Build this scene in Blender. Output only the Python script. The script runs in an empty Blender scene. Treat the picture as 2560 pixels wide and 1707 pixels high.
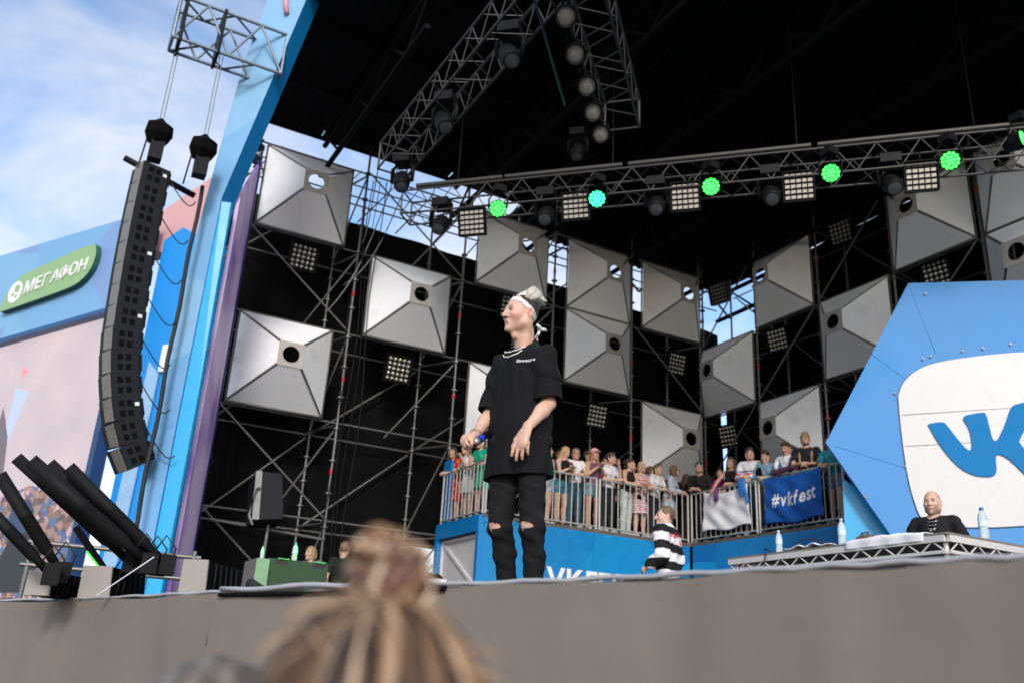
import bpy, bmesh, math, random
import numpy as np
from mathutils import Matrix, Vector
from mathutils.bvhtree import BVHTree

SC = bpy.context.scene
COL = SC.collection
R = math.radians
rnd = random.Random(7)

# ------------------------------------------------------------------ camera
CAM_POS = Vector((0, 0, -0.30))
PITCH, ROLL, HEAD = R(20.4), R(3.2), R(62)          # heading measured from +X
hd = Vector((math.cos(HEAD), math.sin(HEAD), 0))
right0 = Vector((math.sin(HEAD), -math.cos(HEAD), 0))
axis = hd * math.cos(PITCH) + Vector((0, 0, math.sin(PITCH)))
up0 = right0.cross(axis)
cr = right0 * math.cos(ROLL) + up0 * math.sin(ROLL)
cu = -right0 * math.sin(ROLL) + up0 * math.cos(ROLL)
cam_d = bpy.data.cameras.new('camera')
cam_d.sensor_width = 36.0
cam_d.lens = 31.56
cam_d.clip_start = 0.05
cam_d.clip_end = 3000
cam_d.dof.use_dof = True
cam_d.dof.focus_distance = 6.2
cam_d.dof.aperture_fstop = 2.1
cam = bpy.data.objects.new('camera', cam_d)
COL.objects.link(cam)
M = Matrix.Identity(4)
for i in range(3):
    M[i][0] = cr[i]; M[i][1] = cu[i]; M[i][2] = -axis[i]; M[i][3] = CAM_POS[i]
cam.matrix_world = M
SC.camera = cam

# ------------------------------------------------------------------ light
SUN_AZ, SUN_EL = R(246), R(28)       # direction towards the sun, from +X counter-clockwise
world = bpy.data.worlds.new('World')
SC.world = world
world.use_nodes = True
wn, wl = world.node_tree.nodes, world.node_tree.links
wn.clear()
wo = wn.new('ShaderNodeOutputWorld'); wb = wn.new('ShaderNodeBackground')
sky = wn.new('ShaderNodeTexSky'); sky.sky_type = 'NISHITA'; sky.sun_disc = False
sky.sun_elevation = SUN_EL
sky.sun_rotation = math.pi / 2 - SUN_AZ
sky.altitude = 50; sky.air_density = 1.0; sky.dust_density = 1.0; sky.ozone_density = 1.4
tc = wn.new('ShaderNodeTexCoord'); sep = wn.new('ShaderNodeSeparateXYZ')
wl.new(tc.outputs['Generated'], sep.inputs[0])
def wmath(op, a, b=None):
    n = wn.new('ShaderNodeMath'); n.operation = op
    for k, v in enumerate((a, b)):
        if v is None: continue
        if isinstance(v, (int, float)): n.inputs[k].default_value = v
        else: wl.new(v, n.inputs[k])
    return n.outputs[0]
den = wmath('ADD', wmath('MAXIMUM', sep.outputs[2], 0.0), 0.22)
comb = wn.new('ShaderNodeCombineXYZ')
wl.new(wmath('DIVIDE', sep.outputs[0], den), comb.inputs[0])
wl.new(wmath('DIVIDE', sep.outputs[1], den), comb.inputs[1])
cn = wn.new('ShaderNodeTexNoise'); cn.inputs['Scale'].default_value = 2.3
cn.inputs['Detail'].default_value = 7; cn.inputs['Roughness'].default_value = 0.55
cn.inputs['Distortion'].default_value = 0.35
wl.new(comb.outputs[0], cn.inputs['Vector'])
ramp = wn.new('ShaderNodeValToRGB')
ramp.color_ramp.elements[0].position = 0.40; ramp.color_ramp.elements[0].color = (0.05, 0.05, 0.05, 1)
ramp.color_ramp.elements[1].position = 0.66; ramp.color_ramp.elements[1].color = (0.9, 0.9, 0.9, 1)
wl.new(cn.outputs['Fac'], ramp.inputs[0])
mixc = wn.new('ShaderNodeMixRGB'); mixc.inputs[2].default_value = (3.8, 3.7, 3.85, 1)
hs = wn.new('ShaderNodeHueSaturation'); hs.inputs['Saturation'].default_value = 1.12
wl.new(sky.outputs[0], hs.inputs['Color'])
wl.new(ramp.outputs[0], mixc.inputs[0]); wl.new(hs.outputs[0], mixc.inputs[1])
wl.new(mixc.outputs[0], wb.inputs['Color'])
wb.inputs['Strength'].default_value = 0.15
wl.new(wb.outputs[0], wo.inputs['Surface'])

sun_d = bpy.data.lights.new('sun', 'SUN'); sun_d.energy = 1.5; sun_d.angle = R(12)
sun_d.color = (1.0, 0.95, 0.91)
sun = bpy.data.objects.new('sun', sun_d); COL.objects.link(sun)
sdir = Vector((math.cos(SUN_EL) * math.cos(SUN_AZ), math.cos(SUN_EL) * math.sin(SUN_AZ), math.sin(SUN_EL)))
sun.rotation_euler = sdir.to_track_quat('Z', 'Y').to_euler()

SC.render.engine = 'CYCLES'
SC.cycles.use_denoising = True
SC.cycles.max_bounces = 6
SC.cycles.sample_clamp_indirect = 6
SC.view_settings.view_transform = 'Standard'
SC.view_settings.look = 'None'
SC.view_settings.exposure = 0.88
SC.view_settings.gamma = 1.0
SC.view_settings.use_curve_mapping = False

# ------------------------------------------------------------------ helpers
RT2 = math.sqrt(0.5)
def EA(e, a, z):                     # stage frame: e to stage right of picture, a into the stage
    return Vector((RT2 * (a + e), RT2 * (a - e), z))

MW = {}
def reg(o, m): MW[o.name] = m; return o
def props(o, label=None, cat=None, group=None, kind=None):
    if label: o['label'] = label
    if cat: o['category'] = cat
    if group: o['group'] = group
    if kind: o['kind'] = kind
    return o
def thing(name, label, cat, loc=(0, 0, 0), rotz=0.0, group=None):
    o = bpy.data.objects.new(name, None); COL.objects.link(o)
    o.empty_display_size = 0.1
    m = Matrix.Translation(Vector(loc)) @ Matrix.Rotation(rotz, 4, 'Z')
    o.matrix_world = m
    reg(o, m)
    return props(o, label, cat, group)
def attach(o, parent, local=False):
    """parent o; world coordinates by default, the thing's own frame when local"""
    if parent is not None:
        o.parent = parent
        if not local and parent.name in MW:
            o.matrix_parent_inverse = MW[parent.name].inverted()
    return o
def add(name, me, mat=None, parent=None, local=False, m=None):
    o = bpy.data.objects.new(name, me); COL.objects.link(o)
    if mat is not None and not me.materials: me.materials.append(mat)
    if m is not None: o.matrix_basis = m
    attach(o, parent, local)
    return o
def copy_tree(o, parent=None, label=None):
    c = o.copy(); COL.objects.link(c); c.parent = parent
    if label: c['label'] = label
    for ch in o.children: copy_tree(ch, c)
    return c

class MB:
    """collects shapes of ONE piece"""
    def __init__(s): s.v = []; s.f = []; s.mi = []; s.smooth = []
    def poly(s, vs, fs, mi=0, smooth=False):
        b = len(s.v); s.v += [tuple(p) for p in vs]
        for f in fs: s.f.append([b + i for i in f]); s.mi.append(mi); s.smooth.append(smooth)
        return s
    def box(s, c, size, m=None, mi=0):
        x, y, z = [d / 2 for d in size]
        vs = [Vector((sx * x, sy * y, sz * z)) for sz in (-1, 1) for sy in (-1, 1) for sx in (-1, 1)]
        if m is not None: vs = [m @ p for p in vs]
        vs = [p + Vector(c) for p in vs]
        return s.poly(vs, [(0, 2, 3, 1), (4, 5, 7, 6), (0, 1, 5, 4), (2, 6, 7, 3), (0, 4, 6, 2), (1, 3, 7, 5)], mi)
    def tube(s, p, q, r, n=8, r2=None, mi=0, cap=True):
        p, q = Vector(p), Vector(q); r2 = r if r2 is None else r2
        d = (q - p); L = d.length
        if L < 1e-6: return s
        Q = d.to_track_quat('Z', 'Y').to_matrix()
        vs = []
        for c, rr in ((p, r), (q, r2)):
            for i in range(n):
                a = 2 * math.pi * i / n
                vs.append(c + Q @ Vector((rr * math.cos(a), rr * math.sin(a), 0)))
        b = len(s.v); s.poly(vs, [(i, (i + 1) % n, n + (i + 1) % n, n + i) for i in range(n)], mi, True)
        if cap:
            s.f.append([b + i for i in reversed(range(n))]); s.f.append([b + n + i for i in range(n)])
            s.mi += [mi, mi]; s.smooth += [False, False]
        return s
    def path(s, pts, r, n=6, mi=0, radii=None):
        pts = [Vector(p) for p in pts]; N = len(pts); vs = []
        up = Vector((0, 0, 1))
        for i, p in enumerate(pts):
            t = (pts[min(i + 1, N - 1)] - pts[max(i - 1, 0)])
            if t.length < 1e-9: t = Vector((0, 0, 1))
            t.normalize()
            ref = up if abs(t.dot(up)) < 0.95 else Vector((1, 0, 0))
            a = t.cross(ref).normalized(); b = t.cross(a)
            rr = radii[i] if radii else r
            for k in range(n):
                an = 2 * math.pi * k / n
                vs.append(p + a * (rr * math.cos(an)) + b * (rr * math.sin(an)))
        fs = [(i * n + k, i * n + (k + 1) % n, (i + 1) * n + (k + 1) % n, (i + 1) * n + k) for i in range(N - 1) for k in range(n)]
        fs += [tuple(range(n)), tuple((N - 1) * n + k for k in reversed(range(n)))]
        return s.poly(vs, fs, mi, True)
    def lathe(s, prof, n=16, m=None, mi=0, smooth=True):
        """prof: (radius, height) along local z"""
        vs = []
        for r, h in prof:
            for i in range(n):
                a = 2 * math.pi * i / n
                p = Vector((r * math.cos(a), r * math.sin(a), h))
                vs.append(m @ p if m is not None else p)
        k = len(prof)
        return s.poly(vs, [(j * n + i, j * n + (i + 1) % n, (j + 1) * n + (i + 1) % n, (j + 1) * n + i) for j in range(k - 1) for i in range(n)], mi, smooth)
    def prism(s, pts, d, mi=0, side_mi=None):
        """pts: closed outline (3-D, planar), extruded by vector d"""
        n = len(pts); pts = [Vector(p) for p in pts]; d = Vector(d)
        side_mi = mi if side_mi is None else side_mi
        b = len(s.v); s.v += [tuple(p) for p in pts] + [tuple(p + d) for p in pts]
        s.f.append([b + i for i in range(n)]); s.mi.append(mi); s.smooth.append(False)
        s.f.append([b + n + i for i in reversed(range(n))]); s.mi.append(mi); s.smooth.append(False)
        for i in range(n):
            s.f.append([b + i, b + n + i, b + n + (i + 1) % n, b + (i + 1) % n]); s.mi.append(side_mi); s.smooth.append(False)
        return s
    def mesh(s, name, mats=()):
        me = bpy.data.meshes.new(name)
        me.from_pydata(s.v, [], s.f)
        for m in (mats if isinstance(mats, (list, tuple)) else [mats]): me.materials.append(m)
        me.polygons.foreach_set('material_index', s.mi)
        me.polygons.foreach_set('use_smooth', s.smooth)
        bm = bmesh.new(); bm.from_mesh(me)
        bmesh.ops.recalc_face_normals(bm, faces=bm.faces)
        ng = [f for f in bm.faces if len(f.verts) > 4]
        if ng: bmesh.ops.triangulate(bm, faces=ng)
        bm.to_mesh(me); bm.free()
        me.update()
        return me
    def build(s, name, mats, parent=None, local=False):
        return add(name, s.mesh(name, mats), None, parent, local)

_cyl = {}
def tube(name, p, q, r, mat, parent=None, local=False, n=8):
    """one round bar; alike bars share one unit mesh"""
    key = (mat.name, n)
    if key not in _cyl:
        _cyl[key] = MB().tube((0, 0, 0), (0, 0, 1), 1.0, n).mesh('bar', mat)
    p, q = Vector(p), Vector(q); d = q - p
    m = Matrix.Translation(p) @ d.to_track_quat('Z', 'Y').to_matrix().to_4x4() @ Matrix.Diagonal((r, r, d.length, 1))
    return add(name, _cyl[key], None, parent, local, m)
_unit = {}
def slab(name, c, size, mat, parent=None, local=False, rot=None):
    if mat.name not in _unit:
        _unit[mat.name] = MB().box((0, 0, 0), (1, 1, 1)).mesh('slab', mat)
    m = Matrix.Translation(Vector(c)) @ (rot.to_4x4() if rot is not None else Matrix.Identity(4)) @ Matrix.Diagonal((*size, 1))
    return add(name, _unit[mat.name], None, parent, local, m)

# ------------------------------------------------------------------ materials
MATS = {}
def mat(name, col, rough=0.5, metal=0.0, var=0.12, scale=6.0, bump=0.0, bscale=60.0, spec=0.5, rvar=0.1, stain=None):
    if name in MATS: return MATS[name]
    m = bpy.data.materials.new(name); m.use_nodes = True
    nt = m.node_tree; n, l = nt.nodes, nt.links
    b = n['Principled BSDF']
    b.inputs['Roughness'].default_value = rough; b.inputs['Metallic'].default_value = metal
    b.inputs['Specular IOR Level'].default_value = spec
    t = n.new('ShaderNodeTexCoord')
    nz = n.new('ShaderNodeTexNoise'); nz.inputs['Scale'].default_value = scale
    nz.inputs['Detail'].default_value = 5; nz.inputs['Roughness'].default_value = 0.6
    l.new(t.outputs['Object'], nz.inputs['Vector'])
    mr = n.new('ShaderNodeMapRange'); mr.inputs['From Min'].default_value = 0.3; mr.inputs['From Max'].default_value = 0.7
    mr.inputs['To Min'].default_value = 1 - var; mr.inputs['To Max'].default_value = 1 + var * 0.7
    l.new(nz.outputs['Fac'], mr.inputs['Value'])
    mx = n.new('ShaderNodeMixRGB'); mx.blend_type = 'MULTIPLY'; mx.inputs[0].default_value = 1
    mx.inputs[1].default_value = (*col, 1); l.new(mr.outputs[0], mx.inputs[2])
    out = mx.outputs[0]
    if stain:
        n2 = n.new('ShaderNodeTexNoise'); n2.inputs['Scale'].default_value = stain[1]; n2.inputs['Detail'].default_value = 6
        l.new(t.outputs['Object'], n2.inputs['Vector'])
        r2 = n.new('ShaderNodeMapRange'); r2.inputs['From Min'].default_value = 0.55; r2.inputs['From Max'].default_value = 0.75
        l.new(n2.outputs['Fac'], r2.inputs['Value'])
        m2 = n.new('ShaderNodeMixRGB'); m2.inputs[2].default_value = (*stain[0], 1)
        l.new(r2.outputs[0], m2.inputs[0]); l.new(out, m2.inputs[1]); out = m2.outputs[0]
    l.new(out, b.inputs['Base Color'])
    rr = n.new('ShaderNodeMapRange'); rr.inputs['From Min'].default_value = 0.3; rr.inputs['From Max'].default_value = 0.7
    rr.inputs['To Min'].default_value = max(0.02, rough - rvar); rr.inputs['To Max'].default_value = min(1, rough + rvar)
    l.new(nz.outputs['Fac'], rr.inputs['Value']); l.new(rr.outputs[0], b.inputs['Roughness'])
    if bump:
        bz = n.new('ShaderNodeTexNoise'); bz.inputs['Scale'].default_value = bscale; bz.inputs['Detail'].default_value = 3
        l.new(t.outputs['Object'], bz.inputs['Vector'])
        bp = n.new('ShaderNodeBump'); bp.inputs['Strength'].default_value = bump; bp.inputs['Distance'].default_value = 0.01
        l.new(bz.outputs['Fac'], bp.inputs['Height']); l.new(bp.outputs[0], b.inputs['Normal'])
    MATS[name] = m
    return m
def glow(name, col, strength, base=(0.02, 0.02, 0.02)):
    if name in MATS: return MATS[name]
    m = bpy.data.materials.new(name); m.use_nodes = True
    b = m.node_tree.nodes['Principled BSDF']
    b.inputs['Base Color'].default_value = (*base, 1)
    b.inputs['Emission Color'].default_value = (*col, 1); b.inputs['Emission Strength'].default_value = strength
    MATS[name] = m
    return m
def cloth(col, rough=0.85):
    k = 'cloth_%02x%02x%02x' % tuple(int(max(0, min(1, c)) * 255) for c in col)
    return mat(k, col, rough, var=0.2, scale=9, bump=0.35, bscale=45, spec=0.2, rvar=0.05)

steel = mat('galvanised_steel', (0.17, 0.168, 0.16), 0.42, 0.5, var=0.25, scale=14, stain=((0.12, 0.11, 0.09), 9))
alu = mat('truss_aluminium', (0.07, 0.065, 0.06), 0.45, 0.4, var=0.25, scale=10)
alu_bright = mat('deck_aluminium', (0.62, 0.59, 0.56), 0.42, 0.3, var=0.2, scale=12, stain=((0.3, 0.27, 0.24), 14))
rail_m = mat('railing_zinc', (0.45, 0.44, 0.41), 0.45, 0.35, var=0.2, scale=20)
black_m = mat('black_paint', (0.005, 0.005, 0.006), 0.6, var=0.3, scale=20, spec=0.2)
black_soft = mat('black_fabric', (0.005, 0.005, 0.0055), 0.9, var=0.35, scale=4, spec=0.06)
rubber = mat('black_rubber', (0.012, 0.012, 0.012), 0.7)
roof_m = mat('roof_sheet', (0.004, 0.005, 0.006), 0.8, 0.0, var=0.3, scale=1.5, spec=0.12)
roof_beam = mat('roof_steel', (0.005, 0.005, 0.006), 0.8, 0.0, var=0.3, spec=0.1)
panel_white = mat('panel_white', (0.83, 0.84, 0.85), 0.5, 0.0, var=0.05, scale=1.2, spec=0.35, rvar=0.08, stain=((0.71, 0.71, 0.71), 2.6))
panel_trim = mat('panel_trim', (0.12, 0.115, 0.10), 0.45, 0.2, var=0.15)
panel_plate = mat('panel_plate', (0.42, 0.39, 0.35), 0.45, 0.1, var=0.1)
red_tape = mat('red_tape', (0.55, 0.03, 0.03), 0.6)
# ================================================================== structure
GZ = -1.9
def facet_mat(name, cols, scale, rough=0.4):
    m = mat(name, cols[0], rough, var=0.05, scale=3)
    n, l = m.node_tree.nodes, m.node_tree.links
    t = n.new('ShaderNodeTexCoord'); mp = n.new('ShaderNodeMapping'); mp.inputs['Scale'].default_value = (scale, scale, scale * 1.2)
    mp.inputs['Location'].default_value = (0.37, 0.11, 0.55)
    l.new(t.outputs['Object'], mp.inputs[0])
    v = n.new('ShaderNodeTexVoronoi'); v.inputs['Scale'].default_value = 1.0; l.new(mp.outputs[0], v.inputs['Vector'])
    sp = n.new('ShaderNodeSeparateColor'); l.new(v.outputs['Color'], sp.inputs[0])
    rp = n.new('ShaderNodeValToRGB'); rp.color_ramp.interpolation = 'CONSTANT'
    el = rp.color_ramp.elements
    while len(el) < len(cols): el.new(0.5)
    for i, c in enumerate(cols): el[i].position = i / len(cols); el[i].color = (*c, 1)
    l.new(sp.outputs[0], rp.inputs[0])
    mul = [x for x in n if x.type == 'MIX_RGB'][0]
    l.new(rp.outputs[0], mul.inputs[1])
    return m
blue_print = facet_mat('blue_print', [(0.004, 0.19, 0.46), (0.003, 0.15, 0.42), (0.005, 0.27, 0.55), (0.004, 0.22, 0.50)], 0.42)
blue_frame = mat('blue_frame_paint', (0.006, 0.20, 0.52), 0.35, var=0.06)
cyan_paint = mat('cyan_paint', (0.01, 0.34, 0.66), 0.35, var=0.05)
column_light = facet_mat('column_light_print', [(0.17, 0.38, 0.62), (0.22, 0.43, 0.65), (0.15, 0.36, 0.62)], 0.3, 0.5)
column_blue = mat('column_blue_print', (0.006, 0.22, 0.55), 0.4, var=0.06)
ground_m = mat('ground_asphalt', (0.06, 0.058, 0.055), 0.9, var=0.3, scale=3, bump=0.4)
floor_m = mat('stage_deck', (0.03, 0.03, 0.03), 0.7, var=0.3, scale=3)
fascia_m = mat('fascia_cloth', (0.195, 0.167, 0.142), 0.75, var=0.07, scale=2.5, bump=0.5, bscale=5, spec=0.25, stain=((0.165, 0.142, 0.122), 1.1))
lip_m = mat('stage_lip', (0.42, 0.41, 0.42), 0.4, 0.3)

g = MB(); S = 900
g.poly([(-S, -S, GZ), (S, -S, GZ), (S, S, GZ), (-S, S, GZ)], [(0, 1, 2, 3)])
props(g.build('ground', ground_m), 'dark trodden asphalt ground in front of and behind the stage', None, kind='structure')

# stage edge line, seen just above the photographer's eye level
EDGE = [(-3.2, 15.2), (-2.0, 12.6), (-0.85, 9.6), (0.02, 7.24), (0.45, 6.2), (0.72, 5.25), (0.98, 4.3), (1.22, 3.65), (1.45, 3.05), (1.68, 2.30),
        (1.80, 1.75), (1.88, 1.38), (1.97, 1.05), (2.2, 0.2), (2.6, -1.0), (3.4, -3.0), (6.0, -7.0)]
def smooth_line(pts, it=2):
    for _ in range(it):
        q = [pts[0]]
        for a, b in zip(pts[:-1], pts[1:]):
            q += [(a[0] * .75 + b[0] * .25, a[1] * .75 + b[1] * .25), (a[0] * .25 + b[0] * .75, a[1] * .25 + b[1] * .75)]
        pts = q + [pts[-1]]
    return pts
EDGE_S = smooth_line(EDGE, 3)
fl = MB()
top = [(x, y, 0.0) for x, y in EDGE_S] + [(18, -7, 0), (18, 18.25, 0), (-3.2, 18.25, 0)]
fl.prism([(x + 0.02, y, -0.004) for x, y, z in top], (0, 0, -0.12))
props(fl.build('stage_floor', floor_m), 'black stage deck seen from just below its front edge', None, kind='structure')
# fascia: a stretched grey cloth with slack waves and a seam
fa = MB(); rows = 14; vs = []
for i, (x, y) in enumerate(EDGE_S):
    for j in range(rows):
        t = j / (rows - 1); z = -0.008 - t * (1.9 - 0.02)
        w = (0.010 * math.sin(i * 0.45 + 2.5 * t) + 0.005 * math.sin(i * 1.7 + 4 * t) * math.sin(i * 0.23)) * min(1, t * 5) + 0.004 * math.sin(i * 1.1 + 1.3) * (1 - t)
        vs.append((x - 0.012 - w, y - w * 0.4, z + (0.006 * math.sin(i * 0.55) if j == 0 else 0)))
fa.poly(vs, [(i * rows + j, i * rows + j + 1, (i + 1) * rows + j + 1, (i + 1) * rows + j) for i in range(len(EDGE_S) - 1) for j in range(rows - 1)], 0, True)
stage_front = props(fa.build('stage_front', fascia_m), 'taupe cloth stretched over the front face of the stage', None, kind='structure')
lip = MB(); lip.path([(x - 0.006, y, 0.002 + 0.003 * math.sin(i * 1.7)) for i, (x, y) in enumerate(EDGE_S)], 0.009, 6)
attach(lip.build('edge_piping', lip_m), stage_front)
hem = MB(); hem.path([(x - 0.016, y, 0.010 + 0.006 * math.sin(i * 0.8)) for i, (x, y) in enumerate(EDGE_S) if 3.0 < y < 4.6], 0.013, 6)
attach(hem.build('loose_hem', lip_m), stage_front)
gap = MB(); gap.path([(x - 0.021, y, -0.012 - 0.008 * math.sin(math.pi * (y - 3.0) / 1.6)) for x, y in EDGE_S if 3.0 < y < 4.6], 0.010, 6)  # black strip standing in for the shadow under the loose hem
attach(gap.build('hem_shade_strip', black_soft), stage_front)
seam = MB(); seam.path([(0.905, 4.56, -0.10), (0.903, 4.57, -0.17), (0.900, 4.575, -0.24)], 0.003, 5)
attach(seam.build('seam', mat('seam_dark', (0.1, 0.095, 0.085), 0.8)), stage_front)

# ---------------------------------------------------------------- roof
roof = thing('stage_roof', 'huge dark corrugated roof over the whole stage', 'roof', (8, 12, 10.6))
def roof_strip(x0, x1, y0, y1):
    n = int(round((x1 - x0) / 0.06)); m = MB(); vs = []
    for i in range(n + 1):
        x = x0 + (x1 - x0) * i / n
        z = 10.62 + (0.045 if (i // 2) % 2 else 0.0)
        vs += [(x, y0, z), (x, y1, z)]
    m.poly(vs, [(2 * i, 2 * i + 1, 2 * i + 3, 2 * i + 2) for i in range(n)])
    m.build('roof_sheet', roof_m, roof)
xs = [2.55, 4.1, 5.65, 7.2, 8.75, 9.6, 11.1, 12.6, 14.1, 15.6, 16.75]
for a, b in zip(xs[:-1], xs[1:]):
    back = 17.25 if b <= 9.6 else 18.65
    front = max(11.9 - (a - 2.55) * 1.4, 2.0)
    roof_strip(a, b, front, back)
    slab('roof_deck', ((a + b) / 2, (front + back) / 2, 10.80), (b - a + 0.3, back - front - 0.25, 0.1), roof_m, roof)
for y in (17.1, 15.4, 13.6, 11.8, 10.0, 8.2, 6.4):
    x0 = 2.6 if y > 13 else 2.6 + (13.2 - y) / 1.4 + 0.2
    tube('purlin', (x0, y, 10.53), (16.7, y, 10.53), 0.05, roof_beam, roof, n=6)
for x in (4.2, 7.4, 9.7, 12.2, 14.6, 16.6):
    y0 = max(13.2 - (x - 2.55) * 1.4, 3) + 0.6
    y1 = 17.2 if x < 9.6 else 18.6
    for dz in (0, 0.75):
        tube('rafter', (x, y0, 10.42 - dz), (x, y1, 10.42 - dz), 0.06, roof_beam, roof, n=6)
    yy = y0; k = 0
    while yy + 0.9 < y1:
        a, b = (10.42, 9.67) if k % 2 == 0 else (9.67, 10.42)
        tube('web', (x, yy, a), (x, yy + 0.9, b), 0.03, roof_beam, roof, n=6); yy += 0.9; k += 1
# lattice of the lower back eave
for i in range(5):
    x = 9.7 + i * 1.65
    tube('eave_post', (x, 18.6, 10.55), (x + 0.8, 18.6, 9.9), 0.035, steel, roof, n=6)
    tube('eave_post', (x + 1.6, 18.6, 10.55), (x + 0.8, 18.6, 9.9), 0.035, steel, roof, n=6)

# ---------------------------------------------------------------- arch column left of the stage
col_o = thing('arch_column', 'tall pale blue arch leg leaning in at the top, left side of the stage', 'column', EA(-8.6, 11.1, GZ))
outer = [(-8.78, GZ), (-8.76, 3.3), (-8.71, 6.02), (-8.54, 8.1), (-8.42, 9.3), (-8.18, 10.63), (-7.85, 12.0)]
inner = [(-6.95, 12.0), (-7.40, 10.47), (-8.36, 6.67), (-8.41, 3.3), (-8.46, GZ)]
front = [EA(e, 10.9, z) for e, z in outer + inner]
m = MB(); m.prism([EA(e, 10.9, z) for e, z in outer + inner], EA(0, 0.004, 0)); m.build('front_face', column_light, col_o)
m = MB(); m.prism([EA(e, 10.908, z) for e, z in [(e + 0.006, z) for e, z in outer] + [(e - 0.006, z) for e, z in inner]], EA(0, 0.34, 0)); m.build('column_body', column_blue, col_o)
m = MB(); m.prism([EA(-8.455, 10.93, GZ), EA(-8.24, 10.99, GZ), EA(-8.20, 10.99, 3.3), EA(-8.235, 10.99, 6.62), EA(-8.37, 10.93, 6.62), EA(-8.41, 10.93, 3.3)], EA(0.0, 0.05, 0)); m.build('cyan_strip', cyan_paint, col_o)
m = MB(); m.tube(EA(-7.9, 10.87, 11.0), EA(-7.72, 10.87, 10.2), 0.05, 8); m.build('pink_light_bar', mat('pink_bar', (0.75, 0.35, 0.45), 0.4), col_o)
# LED strip wing behind it, violet
wing = thing('light_wing', 'narrow violet lit wing panel beside the blue arch leg', 'panel', EA(-8.9, 12.5, GZ))
vio = bpy.data.materials.new('violet_led'); vio.use_nodes = True
n_, l_ = vio.node_tree.nodes, vio.node_tree.links; b_ = n_['Principled BSDF']
t_ = n_.new('ShaderNodeTexCoord'); z_ = n_.new('ShaderNodeTexNoise'); z_.inputs['Scale'].default_value = 0.55
l_.new(t_.outputs['Object'], z_.inputs['Vector'])
r_ = n_.new('ShaderNodeValToRGB'); el = r_.color_ramp.elements
el[0].position = 0.38; el[0].color = (0.16, 0.08, 0.30, 1); el[1].position = 0.6; el[1].color = (0.40, 0.30, 0.46, 1)
l_.new(z_.outputs['Fac'], r_.inputs[0]); l_.new(r_.outputs[0], b_.inputs['Emission Color'])
b_.inputs['Emission Strength'].default_value = 0.2; l_.new(r_.outputs[0], b_.inputs['Base Color'])
pa, pb = EA(-8.36, 11.28, 0), EA(-9.86, 13.75, 0)
d = (pb - pa); nrm = Vector((d.y, -d.x, 0)).normalized() * 0.06
m = MB(); m.prism([pa + Vector((0, 0, GZ)), pb + Vector((0, 0, GZ)), pb + Vector((0, 0, 9.2)), pa + Vector((0, 0, 6.9))], nrm); m.build('led_panel', vio, wing)
m = MB(); m.tube(pb + Vector((0.05, 0, GZ)), pb + Vector((0.05, 0, 9.4)), 0.05, 8); m.build('edge_post', mat('navy_post', (0.02, 0.02, 0.12), 0.4), wing)

# ---------------------------------------------------------------- black backdrop cloths behind the scaffolds
def cloth_wall(name, label, p, q, z0, z1, nx=60, nz=16, amp=0.05, topf=None, botf=None):
    p, q = Vector(p), Vector(q); d = q - p; nr = Vector((d.y, -d.x, 0)).normalized(); vs = []
    for i in range(nx + 1):
        s = i / nx; b = botf(s) if botf else z0; t = topf(s) if topf else z1
        for j in range(nz + 1):
            u = j / nz
            w = amp * (math.sin(s * 57 + 2 * math.sin(u * 5)) * 0.5 + 0.5 * math.sin(s * 23 + u * 7))
            vs.append(p + d * s + nr * w + Vector((0, 0, b + (t - b) * u)))
    m = MB(); k = nz + 1
    m.poly(vs, [(i * k + j, (i + 1) * k + j, (i + 1) * k + j + 1, i * k + j + 1) for i in range(nx) for j in range(nz)], 0, True)
    return props(m.build(name, black_soft), label, 'backdrop')
def bot1(s):
    x = 2.2 + s * 14.2
    return 0.1 if x < 6.2 or x > 8.9 else 0.1 + 2.1 * min(1, (x - 6.2) / 1.2) * min(1, (8.9 - x) / 0.3)
cloth_wall('backdrop_cloth', 'black backdrop cloth behind the left bank of scaffolding', (2.2, 18.3, 0), (16.4, 18.3, 0), 0.1, 9.3, 120, 18,
           topf=lambda s: 9.42 - 0.3 * s + 0.03 * math.sin(s * 60), botf=bot1)
cloth_wall('backdrop_cloth', 'black backdrop cloth behind the right bank of scaffolding', (16.45, 18.2, 0), (16.45, 3.0, 0), 0.1, 10.5, 110, 18,
           topf=lambda s: 8.75 if s < 0.09 else (8.75 + min(1, (s - 0.09) / 0.05) * 1.7))

# ---------------------------------------------------------------- scaffolds
def rosette_standard(p, h, parent, name='standard'):
    tube(name, p, Vector(p) + Vector((0, 0, h)), 0.027, steel, parent)
scL = thing('scaffold', 'steel tube scaffold of the left bank, carrying white pyramid panels', 'scaffold', (8.5, 17.6, 0))
scR = thing('scaffold', 'steel tube scaffold of the right bank, behind the blue logo board', 'scaffold', (15.6, 11.5, 0))
SX = [2.82, 5.22, 7.72, 10.15, 12.45, 14.65]
LZ = [0.35, 2.32, 4.27, 6.18, 8.06, 10.0]
ros = MB().lathe([(0.032, -0.012), (0.075, -0.012), (0.075, 0.012), (0.032, 0.012)], 8, smooth=False).mesh('rosette', steel)
def rosettes(x, y, z0, z1, parent, step=0.5):
    z = z0
    while z < z1:
        add('rosette', ros, None, parent, False, Matrix.Translation((x, y, z))); z += step
def tape(x, y, z, parent): tube('tape_band', (x, y, z), (x, y, z + 0.11), 0.036, red_tape, parent)
SXB = [2.95, 4.95, 7.25, 9.6, 11.9, 14.3]
for i, x in enumerate(SX):
    rosette_standard((x, 17.08, 0), 10.6, scL)
    rosettes(x, 17.08, 0.9, 10.5, scL, 0.65)
    for z in (1.15, 3.1, 5.0, 6.9, 8.9): tape(x, 17.08, z + 0.13 * ((i * 7) % 3), scL)
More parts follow.
